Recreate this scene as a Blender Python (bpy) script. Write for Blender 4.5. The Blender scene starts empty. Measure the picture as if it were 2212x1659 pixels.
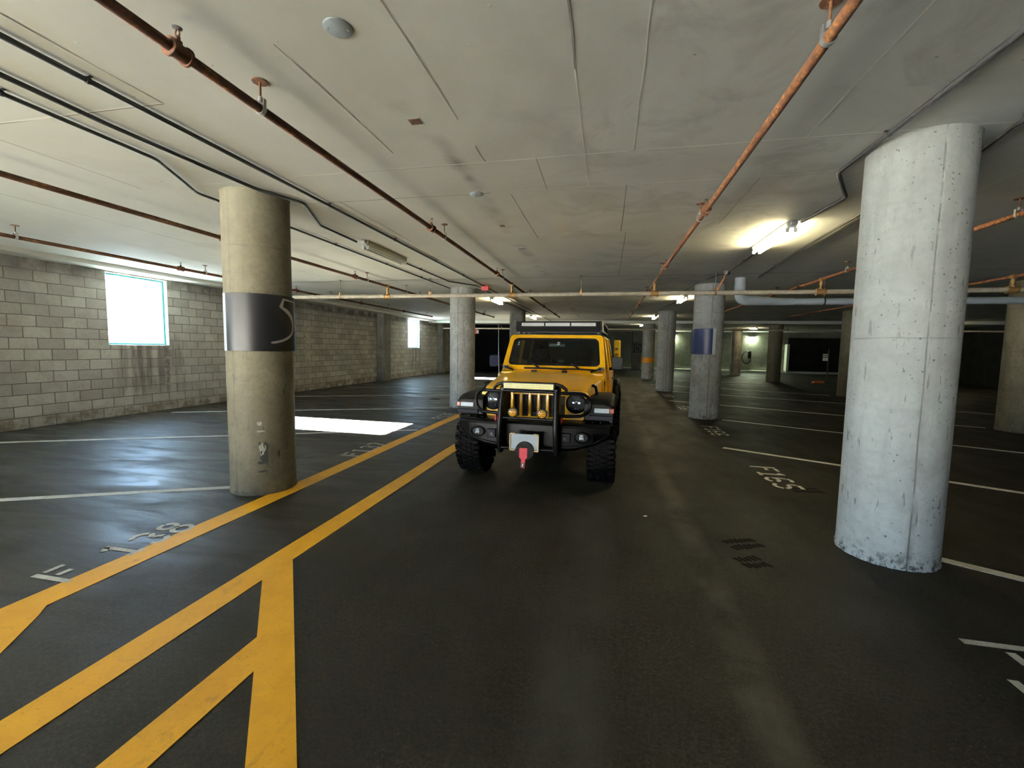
import bpy, bmesh, math, random
from mathutils import Vector, Matrix
random.seed(7)
PI = math.pi
scene = bpy.context.scene
COL = scene.collection

# ------------------------------------------------------------------ mesh helpers
class MB:
    """Collects shapes; build() links them as ONE mesh object."""
    def __init__(self):
        self.bm = bmesh.new()
    def _fin(self, faces, mi=0):
        for f in faces:
            f.material_index = mi
    def quad(self, pts, mi=0):
        vs = [self.bm.verts.new(p) for p in pts]
        f = self.bm.faces.new(vs); f.material_index = mi
        return f
    def box(self, c, s, rot=None, mi=0):
        hx, hy, hz = s[0] / 2, s[1] / 2, s[2] / 2
        co = [(-hx, -hy, -hz), (hx, -hy, -hz), (hx, hy, -hz), (-hx, hy, -hz),
              (-hx, -hy, hz), (hx, -hy, hz), (hx, hy, hz), (-hx, hy, hz)]
        R = rot if rot is not None else Matrix.Identity(3)
        vs = [self.bm.verts.new(Vector(c) + R @ Vector(p)) for p in co]
        fs = [self.bm.faces.new([vs[i] for i in q]) for q in
              ((0, 3, 2, 1), (4, 5, 6, 7), (0, 1, 5, 4), (1, 2, 6, 5), (2, 3, 7, 6), (3, 0, 4, 7))]
        self._fin(fs, mi)
        return self
    def bx(self, x0, x1, y0, y1, z0, z1, mi=0):
        return self.box(((x0 + x1) / 2, (y0 + y1) / 2, (z0 + z1) / 2), (abs(x1 - x0), abs(y1 - y0), abs(z1 - z0)), None, mi)
    def loft(self, secs, cap=True, closed=True, mi=0):
        rows = [[self.bm.verts.new(p) for p in s] for s in secs]
        n = len(rows[0]); fs = []
        for a, b in zip(rows, rows[1:]):
            for i in range(n if closed else n - 1):
                j = (i + 1) % n
                fs.append(self.bm.faces.new((a[i], a[j], b[j], b[i])))
        if cap and closed:
            fs.append(self.bm.faces.new(list(reversed(rows[0]))))
            fs.append(self.bm.faces.new(rows[-1]))
        self._fin(fs, mi)
        return self
    def tube(self, path, r, seg=12, mi=0, cap=True, closed=False):
        P = [Vector(p) for p in path]
        n = len(P); secs = []
        T = []
        for i in range(n):
            if closed:
                t = (P[(i + 1) % n] - P[i]).normalized() + (P[i] - P[i - 1]).normalized()
            elif i == 0: t = P[1] - P[0]
            elif i == n - 1: t = P[-1] - P[-2]
            else: t = (P[i + 1] - P[i]).normalized() + (P[i] - P[i - 1]).normalized()
            T.append(t.normalized())
        up = Vector((0, 0, 1)) if abs(T[0].z) < .9 else Vector((1, 0, 0))
        u = T[0].cross(up).normalized()
        for i in range(n):
            u = (u - T[i] * u.dot(T[i])).normalized()
            v = T[i].cross(u)
            rr = r[i] if isinstance(r, (list, tuple)) else r
            secs.append([P[i] + (u * math.cos(2 * PI * k / seg) + v * math.sin(2 * PI * k / seg)) * rr for k in range(seg)])
        if closed:
            secs.append(secs[0])
            return self.loft(secs, cap=False, mi=mi)
        return self.loft(secs, cap=cap, mi=mi)
    def lathe(self, prof, c=(0, 0, 0), axis='z', seg=48, mi=0, cap=True):
        """prof: list of (radius, height along axis)."""
        secs = []
        for r, h in prof:
            s = []
            for k in range(seg):
                a = 2 * PI * k / seg
                x, y = r * math.cos(a), r * math.sin(a)
                if axis == 'z': p = (x, y, h)
                elif axis == 'x': p = (h, x, y)
                else: p = (y, h, x)
                s.append(Vector(c) + Vector(p))
            secs.append(s)
        return self.loft(secs, cap=cap, mi=mi)
    def prism(self, poly, y0, y1, mi=0):
        """poly in (x, z), extruded along y."""
        return self.loft([[(x, y0, z) for x, z in poly], [(x, y1, z) for x, z in poly]], mi=mi)
    def prismz(self, poly, z0, z1, mi=0):
        return self.loft([[(x, y, z0) for x, y in poly], [(x, y, z1) for x, y in poly]], mi=mi)
    def ribbon(self, pts, w, mp, mi=0):
        """Flat stroke along 2D pts (w: width or list), mp maps (u, v) to a 3D point."""
        n = len(pts); L = []; Rr = []
        for i in range(n):
            a = pts[max(0, i - 1)]; b = pts[min(n - 1, i + 1)]
            dx, dy = b[0] - a[0], b[1] - a[1]
            l = math.hypot(dx, dy) or 1
            ww = (w[i] if isinstance(w, (list, tuple)) else w) / 2
            L.append(mp(pts[i][0] - dy / l * ww, pts[i][1] + dx / l * ww))
            Rr.append(mp(pts[i][0] + dy / l * ww, pts[i][1] - dx / l * ww))
        Lv = [self.bm.verts.new(p) for p in L]; Rv = [self.bm.verts.new(p) for p in Rr]
        for i in range(n - 1):
            f = self.bm.faces.new((Rv[i], Rv[i + 1], Lv[i + 1], Lv[i])); f.material_index = mi
        return self
    def build(self, name, mats, parent=None, loc=(0, 0, 0), rotz=0, bevel=0, sharp=38, solid=0, fixn=True):
        bm = self.bm
        if fixn:
            bmesh.ops.recalc_face_normals(bm, faces=bm.faces)
        lim = math.radians(sharp)
        for e in bm.edges:
            if len(e.link_faces) == 2:
                e.smooth = e.calc_face_angle(0) < lim
        for f in bm.faces:
            f.smooth = True
        me = bpy.data.meshes.new(name)
        bm.to_mesh(me); bm.free()
        if not isinstance(mats, (list, tuple)): mats = [mats]
        for m in mats: me.materials.append(m)
        o = bpy.data.objects.new(name, me); COL.objects.link(o)
        o.location = loc; o.rotation_euler = (0, 0, rotz)
        if parent is not None: o.parent = parent
        if solid:
            s = o.modifiers.new('solid', 'SOLIDIFY'); s.thickness = solid; s.offset = 0
        if bevel:
            b = o.modifiers.new('bevel', 'BEVEL'); b.width = bevel; b.segments = 2
            b.limit_method = 'ANGLE'; b.angle_limit = math.radians(40)
        return o

def tag(o, label=None, cat=None, group=None, kind=None):
    if label: o['label'] = label
    if cat: o['category'] = cat
    if group: o['group'] = group
    if kind: o['kind'] = kind
    return o
def thing(name, label, cat, loc=(0, 0, 0), rotz=0, group=None):
    o = bpy.data.objects.new(name, None); COL.objects.link(o)
    o.empty_display_size = .2
    o.location = loc; o.rotation_euler = (0, 0, rotz)
    return tag(o, label, cat, group)
def copy_tree(o, parent=None):
    c = o.copy(); COL.objects.link(c)
    if parent is not None: c.parent = parent
    for ch in list(o.children): copy_tree(ch, c)
    return c
def struct(o):
    o['kind'] = 'structure'; return o
def arc(cx, cy, r, a0, a1, n=14):
    return [(cx + r * math.cos(math.radians(a0 + (a1 - a0) * i / n)), cy + r * math.sin(math.radians(a0 + (a1 - a0) * i / n))) for i in range(n + 1)]

# ------------------------------------------------------------------ materials
class NT:
    def __init__(self, name):
        self.m = bpy.data.materials.new(name); self.m.use_nodes = True
        self.t = self.m.node_tree; self.N = self.t.nodes; self.L = self.t.links
        self.b = self.N['Principled BSDF']; self._c = None
    def n(self, typ, **kw):
        x = self.N.new(typ)
        for k, v in kw.items(): setattr(x, k, v)
        return x
    def l(self, a, b): self.L.new(a, b)
    def co(self):
        if self._c is None: self._c = self.n('ShaderNodeTexCoord').outputs['Object']
        return self._c
    def scaled(self, s, src=None):
        mp = self.n('ShaderNodeMapping'); mp.inputs['Scale'].default_value = s
        self.l(src or self.co(), mp.inputs['Vector']); return mp.outputs[0]
    def noise(self, scale, detail=4, rough=.55, src=None, dist=0):
        x = self.n('ShaderNodeTexNoise'); x.inputs['Scale'].default_value = scale
        x.inputs['Detail'].default_value = detail; x.inputs['Roughness'].default_value = rough
        x.inputs['Distortion'].default_value = dist
        self.l(src or self.co(), x.inputs['Vector']); return x.outputs['Fac']
    def ramp(self, fac, stops, interp='LINEAR'):
        r = self.n('ShaderNodeValToRGB'); cr = r.color_ramp; cr.interpolation = interp
        while len(cr.elements) < len(stops): cr.elements.new(.5)
        for e, (p, c) in zip(cr.elements, stops):
            e.position = p
            e.color = (c, c, c, 1) if isinstance(c, (int, float)) else (*c, 1)
        self.l(fac, r.inputs[0]); return r.outputs[0]
    def mix(self, fac, a, b, mode='MIX'):
        x = self.n('ShaderNodeMix'); x.data_type = 'RGBA'; x.blend_type = mode
        for i, v in ((0, fac), (6, a), (7, b)):
            if isinstance(v, (int, float)):
                x.inputs[i].default_value = v if i == 0 else (v, v, v, 1)
            elif isinstance(v, tuple): x.inputs[i].default_value = (*v, 1)
            else: self.l(v, x.inputs[i])
        return x.outputs[2]
    def math(self, op, a, b=0., c=None):
        x = self.n('ShaderNodeMath'); x.operation = op
        for i, v in enumerate((a, b) if c is None else (a, b, c)):
            if isinstance(v, (int, float)): x.inputs[i].default_value = v
            else: self.l(v, x.inputs[i])
        return x.outputs[0]
    def xyz(self):
        s = self.n('ShaderNodeSeparateXYZ'); self.l(self.co(), s.inputs[0]); return s.outputs
    def band(self, v, c, w, soft):
        """1 inside |v-c|<w, falling to 0 over soft."""
        d = self.math('ABSOLUTE', self.math('SUBTRACT', v, c))
        mr = self.n('ShaderNodeMapRange'); mr.inputs[1].default_value = w; mr.inputs[2].default_value = w + soft
        mr.inputs[3].default_value = 1; mr.inputs[4].default_value = 0
        self.l(d, mr.inputs[0]); return mr.outputs[0]
    def base(self, c):
        if isinstance(c, tuple): self.b.inputs['Base Color'].default_value = (*c, 1)
        else: self.l(c, self.b.inputs['Base Color'])
    def rough(self, v):
        if isinstance(v, (int, float)): self.b.inputs['Roughness'].default_value = v
        else: self.l(v, self.b.inputs['Roughness'])
    def bump(self, h, strength=.3, dist=.01):
        x = self.n('ShaderNodeBump'); x.inputs['Strength'].default_value = strength
        x.inputs['Distance'].default_value = dist
        self.l(h, x.inputs['Height']); self.l(x.outputs[0], self.b.inputs['Normal'])

def plain(name, c, rough=.5, metal=0., var=.12, scale=30, coat=0., spec=.5):
    t = NT(name)
    f = t.noise(scale, 3)
    d = tuple(max(0, v * (1 - var)) for v in c); u = tuple(min(1, v * (1 + var)) for v in c)
    t.base(t.ramp(f, [(.3, d), (.7, u)]))
    t.rough(rough); t.b.inputs['Metallic'].default_value = metal
    t.b.inputs['Coat Weight'].default_value = coat; t.b.inputs['Coat Roughness'].default_value = .08
    t.b.inputs['Specular IOR Level'].default_value = spec
    return t.m
def emitter(name, c, s):
    t = NT(name); t.base((.9, .9, .88)); t.b.inputs['Emission Color'].default_value = (*c, 1)
    t.b.inputs['Emission Strength'].default_value = s
    return t.m

def mat_floor():
    t = NT('sealed_concrete_floor'); X, Y, Z = t.xyz()
    big = t.noise(.55, 6, .62, dist=.6); mid = t.noise(2.3, 5, .6); fine = t.noise(55, 3, .7)
    c = t.ramp(big, [(.30, (.014, .0115, .0066)), (.50, (.034, .0295, .0190)), (.70, (.061, .0545, .0380))])
    c = t.mix(t.ramp(mid, [(.35, .0), (.75, .55)]), c, (.020, .0175, .013))
    c = t.mix(t.ramp(fine, [(.38, .8), (.60, 0.)]), c, (.006, .0055, .0045))
    gr1 = t.noise(95, 2, .8); gr2 = t.noise(28, 4, .75)
    c = t.mix(1., c, t.ramp(gr1, [(.30, .25), (.50, .85), (.72, 1.)]), 'MULTIPLY')
    c = t.mix(t.ramp(gr1, [(.60, 0.), (.74, .65)]), c, (.060, .055, .044))
    c = t.mix(1., c, t.ramp(gr2, [(.32, .45), (.62, 1.)]), 'MULTIPLY')
    # strips polished by tyres along the aisle
    wob = t.math('MULTIPLY', t.math('SUBTRACT', t.noise(.8, 3), .5), .25)
    Xw = t.math('ADD', X, wob)
    wear = t.math('MULTIPLY', t.band(Xw, .74, .04, .10), t.ramp(t.noise(1.1, 4, .65), [(.38, 0.), (.56, .75)]))
    c = t.mix(wear, c, (.062, .056, .043))
    wear2 = t.math('MULTIPLY', t.band(Xw, -.12, .10, .16), t.ramp(t.noise(.9, 4, .6), [(.36, 0.), (.6, .7)]))
    c = t.mix(wear2, c, (.040, .038, .032))
    bay_shade = t.n('ShaderNodeMapRange'); bay_shade.inputs[1].default_value = 2.2; bay_shade.inputs[2].default_value = 4.2
    t.l(t.math('ADD', X, t.math('MULTIPLY', t.math('SUBTRACT', t.noise(.6, 4), .5), 3.)), bay_shade.inputs[0])
    c = t.mix(t.math('MULTIPLY', bay_shade.outputs[0], t.ramp(t.noise(.8, 5, .65), [(.30, .45), (.60, .85)])), c, (.008, .0066, .0042))  # shade of the right-hand bays mixed into the floor colour
    # dark oil spots
    sp = t.n('ShaderNodeTexVoronoi'); sp.inputs['Scale'].default_value = 1.15; sp.inputs['Randomness'].default_value = 1
    t.l(t.scaled((1, 1, 1)), sp.inputs['Vector'])
    spot = t.ramp(t.math('ADD', sp.outputs['Distance'], t.math('MULTIPLY', t.noise(16, 3), .06)), [(.050, 1.), (.066, 0.)])
    c = t.mix(t.math('MULTIPLY', spot, .85), c, (.005, .0048, .0045))
    # grit
    g = t.n('ShaderNodeTexVoronoi'); g.inputs['Scale'].default_value = 42
    t.l(t.co(), g.inputs['Vector'])
    c = t.mix(t.math('MULTIPLY', t.ramp(g.outputs['Distance'], [(.10, 1.), (.22, 0.)]), t.ramp(mid, [(.5, 0.), (.7, .6)])), c, (.10, .095, .080))
    t.base(c)
    # the parking bays keep their glossy sealer, the driven aisle is matt
    aisle = t.ramp(t.noise(1.6, 5, .6, t.scaled((1, .5, 1))), [(.30, .50), (.70, .72)])
    bays = t.ramp(t.noise(1.5, 5, .62, t.scaled((.55, 2.2, 1)), .8), [(.36, .37), (.62, .62)])
    inb = t.n('ShaderNodeMapRange'); inb.inputs[1].default_value = -3.9; inb.inputs[2].default_value = -1.6; inb.inputs[3].default_value = 1; inb.inputs[4].default_value = 0
    t.l(X, inb.inputs[0])
    t.rough(t.mix(inb.outputs[0], aisle, bays))
    t.l(t.ramp(inb.outputs[0], [(0., .12), (1., .48)]), t.b.inputs['Specular IOR Level'])
    t.bump(t.math('ADD', t.math('MULTIPLY', fine, .5), t.math('MULTIPLY', t.noise(9, 4), .5)), .16, .012)
    return t.m

def mat_ceiling():
    t = NT('painted_slab_soffit'); X, Y, Z = t.xyz()
    c = t.ramp(t.noise(.7, 6, .6, dist=.4), [(.3, (.74, .755, .72)), (.7, (.84, .855, .82))])
    # board panels differ slightly
    st = t.noise(1.3, 5, .65, dist=1.0)
    blot = t.math('MULTIPLY', t.band(X, .85, .9, .9), t.ramp(st, [(.50, 0.), (.68, .55)]))
    c = t.mix(blot, c, (.43, .41, .385))
    # sooty water streak along the line of cover plates
    w = t.math('MULTIPLY', t.math('SUBTRACT', t.noise(1.7, 3), .5), .22)
    streak = t.math('MULTIPLY', t.band(t.math('ADD', X, w), -1.33, .03, .11), t.ramp(t.noise(1.05, 4, .6, t.scaled((1, 1, 1))), [(.45, 0.), (.70, .5)]))
    c = t.mix(streak, c, (.13, .115, .095))
    s2 = t.math('MULTIPLY', t.math('MULTIPLY', t.band(t.math('ADD', X, w), -1.31, .015, .085), t.band(Y, 3.80, .22, .45)), t.ramp(t.noise(4.5, 4), [(.35, .35), (.6, 1.)]))
    c = t.mix(t.math('MULTIPLY', s2, .8), c, (.10, .085, .07))
    pit = t.n('ShaderNodeTexVoronoi'); pit.inputs['Scale'].default_value = 5.5; t.l(t.co(), pit.inputs['Vector'])
    pm = t.ramp(pit.outputs['Distance'], [(.035, 1.), (.06, 0.)])
    c = t.mix(t.math('MULTIPLY', pm, t.ramp(t.noise(1.9, 3), [(.45, 0.), (.55, .8)])), c, (.90, .89, .86))
    fl = t.n('ShaderNodeTexVoronoi'); fl.inputs['Scale'].default_value = 3.1; t.l(t.scaled((1, 1.3, 1)), fl.inputs['Vector'])
    c = t.mix(t.ramp(t.math('ADD', fl.outputs['Distance'], t.math('MULTIPLY', t.noise(25, 2), .04)), [(.040, .75), (.052, 0.)]), c, (.16, .15, .13))
    c = t.mix(t.ramp(t.noise(.45, 5, .6, None, .8), [(.48, 0.), (.72, .45)]), c, (.50, .49, .45))
    t.base(c); t.rough(.75); t.b.inputs['Specular IOR Level'].default_value = .25
    t.bump(t.math('ADD', t.math('MULTIPLY', t.noise(1.8, 5, .6), .9), t.math('MULTIPLY', pm, .35)), .25, .03)
    return t.m

def mat_block():
    t = NT('concrete_block_wall'); X, Y, Z = t.xyz()
    cv = t.n('ShaderNodeCombineXYZ'); t.l(Y, cv.inputs[0]); t.l(Z, cv.inputs[1])
    wv = t.noise(3.5, 3)
    wob = t.n('ShaderNodeVectorMath'); wob.operation = 'ADD'; t.l(cv.outputs[0], wob.inputs[0])
    cw = t.n('ShaderNodeCombineXYZ'); t.l(t.math('MULTIPLY', t.math('SUBTRACT', wv, .5), .018), cw.inputs[0])
    t.l(t.math('MULTIPLY', t.math('SUBTRACT', t.noise(4.1, 3), .5), .018), cw.inputs[1]); t.l(cw.outputs[0], wob.inputs[1])
    br = t.n('ShaderNodeTexBrick'); br.offset = .5
    for k, v in (('Scale', 1), ('Mortar Size', .008), ('Mortar Smooth', .35), ('Bias', -.1), ('Brick Width', .4064), ('Row Height', .2067)):
        br.inputs[k].default_value = v
    br.inputs['Color1'].default_value = (.50, .49, .45, 1); br.inputs['Color2'].default_value = (.33, .32, .295, 1)
    br.inputs['Mortar'].default_value = (.085, .075, .062, 1)
    t.l(wob.outputs[0], br.inputs['Vector'])
    c = br.outputs['Color']
    c = t.mix(t.ramp(t.noise(2.2, 6, .68), [(.42, 0.), (.72, .55)]), c, (.20, .18, .155))
    c = t.mix(t.ramp(t.noise(24, 4, .7), [(.5, 0.), (.75, .5)]), c, (.22, .205, .18))
    # darker top course, broken up
    top = t.math('MULTIPLY', t.band(Z, 3.02, .10, .12), t.ramp(t.noise(2.6, 4), [(.35, .15), (.6, .85)]))
    c = t.mix(top, c, (.10, .095, .088))
    # runs of dirt below the window sills
    run = t.noise(4.2, 4, .6, t.scaled((1, 1.6, .16)))
    for yc in (7.95, 22.3):
        m = t.math('MULTIPLY', t.band(Y, yc + .25, .55, .35), t.band(Z, 1.05, .46, .30))
        m = t.math('MULTIPLY', m, t.ramp(run, [(.40, .1), (.60, 1.)]))
        c = t.mix(t.math('MULTIPLY', m, .85), c, (.070, .058, .050))
        e = t.math('MULTIPLY', t.math('MULTIPLY', t.band(Y, yc + .62, .05, .10), t.band(Z, 1.05, .42, .25)), t.ramp(t.noise(14, 4), [(.48, 0.), (.66, .6)]))
        c = t.mix(e, c, (.50, .48, .44))
    # chalky efflorescence, a sign painted over long ago
    ef = t.math('MULTIPLY', t.math('MULTIPLY', t.band(Y, 13.6, .10, .12), t.band(Z, 1.75, .62, .2)), t.ramp(t.noise(11, 4, .6), [(.44, 0.), (.56, .85)]))
    c = t.mix(ef, c, (.55, .53, .48))
    base = t.math('MULTIPLY', t.band(Z, .05, .10, .12), t.ramp(t.noise(5, 4), [(.4, .1), (.6, .9)]))
    c = t.mix(base, c, (.16, .13, .095))
    t.base(c); t.rough(.9); t.b.inputs['Specular IOR Level'].default_value = .2
    h = t.math('ADD', t.math('MULTIPLY', br.outputs['Fac'], -1.), t.math('MULTIPLY', t.noise(28, 4, .7), .35))
    t.bump(h, .7, .012)
    return t.m

def mat_column(name, c0, c1, stain, seam_w=.006, ring=None, mott=1.):
    t = NT(name); X, Y, Z = t.xyz()
    ci = t.n('ShaderNodeObjectInfo')
    off = t.n('ShaderNodeVectorMath'); off.operation = 'ADD'
    rv = t.n('ShaderNodeCombineXYZ'); t.l(t.math('MULTIPLY', ci.outputs['Random'], 40.), rv.inputs[0]); t.l(t.math('MULTIPLY', ci.outputs['Random'], 17.), rv.inputs[2])
    t.l(t.co(), off.inputs[0]); t.l(rv.outputs[0], off.inputs[1]); P = off.outputs[0]
    c = t.ramp(t.noise(1.9, 6, .62, P, .5), [(.3, tuple(v * .86 for v in c0)), (.7, tuple(v * 1.10 for v in c1))])
    c = t.mix(1., c, t.ramp(t.noise(21, 5, .75, P), [(.30, 1 - .38 * mott), (.55, 1.)]), 'MULTIPLY')
    c = t.mix(t.ramp(t.noise(4.5, 5, .7, P, .8), [(.52, 0.), (.70, .55 * mott)]), c, stain)
    vs = t.noise(3.2, 5, .6, t.scaled((2.4, 2.4, .22), P))
    c = t.mix(t.ramp(vs, [(.50, 0.), (.74, .60)]), c, stain)
    # form seam: local angle 0
    ang = t.math('ARCTAN2', Y, X)
    wob = t.math('MULTIPLY', t.math('SUBTRACT', t.noise(2.4, 3, .5, P), .5), .05)
    seam = t.math('MULTIPLY', t.band(t.math('ADD', ang, wob), 0., seam_w, seam_w * 1.6), t.ramp(t.noise(1.8, 4, .7, t.scaled((.5, .5, 1.6), P)), [(.33, .0), (.47, 1.)]))
    c = t.mix(t.math('MULTIPLY', seam, .85), c, tuple(v * .32 for v in stain))
    halo = t.math('MULTIPLY', t.band(t.math('ADD', ang, wob), .02, .015, .10), t.ramp(t.noise(1.5, 4, .7, P), [(.50, 0.), (.68, .65)]))
    c = t.mix(halo, c, tuple(v * .55 for v in stain))
    if ring:
        rg = t.band(t.math('ADD', Z, t.math('MULTIPLY', t.math('SUBTRACT', t.noise(5, 2, .5, P), .5), .02)), ring, .003, .005)
        c = t.mix(t.math('MULTIPLY', rg, t.ramp(t.noise(6, 3, .5, P), [(.4, .15), (.6, .65)])), c, tuple(v * .4 for v in stain))
    v = t.n('ShaderNodeTexVoronoi'); v.inputs['Scale'].default_value = 26; t.l(P, v.inputs['Vector'])
    pit = t.math('MULTIPLY', t.ramp(t.math('ADD', v.outputs['Distance'], t.math('MULTIPLY', t.math('SUBTRACT', t.noise(55, 3, .7), .5), .75)), [(.10, 1.), (.17, 0.)]), t.ramp(t.noise(2.8, 3, .5, P), [(.47, 0.), (.58, .8)]))
    c = t.mix(pit, c, (.020, .018, .014))
    scr = t.ramp(t.noise(7, 3, .6, t.scaled((3.2, 3.2, .6), P)), [(.64, 0.), (.68, .75)])
    c = t.mix(t.math('MULTIPLY', scr, t.band(Z, 1.2, 1.1, .4)), c, tuple(v * .45 for v in stain))
    foot = t.math('MULTIPLY', t.band(Z, 0., .03, .12), t.ramp(t.noise(13, 5, .75, P), [(.50, .0), (.60, .9)]))
    c = t.mix(foot, c, (.040, .036, .028))
    t.base(c); t.rough(.72); t.b.inputs['Specular IOR Level'].default_value = .3
    t.bump(t.math('SUBTRACT', t.math('MULTIPLY', t.noise(14, 4, .6, P), .4), t.math('ADD', t.math('MULTIPLY', pit, .5), t.math('MULTIPLY', seam, .5))), .3, .01)
    return t.m

def mat_rust(name='rusty_steel_pipe', dark=.45):
    t = NT(name)
    k = tuple
    c = t.ramp(t.noise(9, 5, .65, t.scaled((3, .35, 3))), [(.34, (.035 * dark, .014 * dark, .007 * dark)), (.5, (.15 * dark, .055 * dark, .019 * dark)), (.66, (.36 * dark, .16 * dark, .055 * dark))])
    c = t.mix(t.ramp(t.noise(34, 4, .7), [(.42, 0.), (.56, .85)]), c, (.050 * dark, .020 * dark, .010 * dark))
    t.base(c); t.rough(.8); t.b.inputs['Specular IOR Level'].default_value = .2; t.b.inputs['Metallic'].default_value = .15
    return t.m
def mat_paint_yellow_line():
    t = NT('yellow_floor_paint')
    c = t.ramp(t.noise(3.5, 5, .65), [(.3, (.68, .32, .006)), (.7, (.84, .42, .010))])
    c = t.mix(t.ramp(t.noise(85, 3, .8), [(.60, 0.), (.72, .6)]), c, (.16, .08, .015))
    c = t.mix(t.ramp(t.noise(5, 5, .7, dist=1.), [(.58, 0.), (.75, .5)]), c, (.22, .12, .035))
    t.base(c); t.rough(.55); t.bump(t.noise(90, 3, .7), .2, .004)
    return t.m
def mat_paint_white_line():
    t = NT('white_floor_paint')
    c = t.ramp(t.noise(6, 5, .65), [(.3, (.42, .41, .37)), (.7, (.62, .61, .56))])
    c = t.mix(t.ramp(t.noise(45, 4, .75), [(.52, 0.), (.68, .75)]), c, (.16, .15, .13))
    t.base(c); t.rough(.6)
    return t.m
def mat_glass(name, tint, refl=.06, rough=.0):
    m = bpy.data.materials.new(name); m.use_nodes = True
    nt = m.node_tree; N = nt.nodes; N.clear()
    out = N.new('ShaderNodeOutputMaterial'); mx = N.new('ShaderNodeMixShader')
    tr = N.new('ShaderNodeBsdfTransparent'); tr.inputs[0].default_value = (*tint, 1)
    gl = N.new('ShaderNodeBsdfGlossy'); gl.inputs['Roughness'].default_value = rough
    fr = N.new('ShaderNodeFresnel'); fr.inputs[0].default_value = 1.45
    nt.links.new(fr.outputs[0], mx.inputs[0]); nt.links.new(tr.outputs[0], mx.inputs[1]); nt.links.new(gl.outputs[0], mx.inputs[2])
    nt.links.new(mx.outputs[0], out.inputs[0])
    return m
def mat_rear_concrete():
    t = NT('rear_wall_concrete')
    c = t.ramp(t.noise(.9, 6, .65, dist=.5), [(.3, (.11, .11, .085)), (.7, (.24, .24, .19))])
    c = t.mix(t.ramp(t.noise(3.5, 5, .7), [(.5, 0.), (.72, .6)]), c, (.05, .05, .034))
    t.base(c); t.rough(.85); t.bump(t.noise(9, 5), .3, .02)
    return t.m

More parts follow.
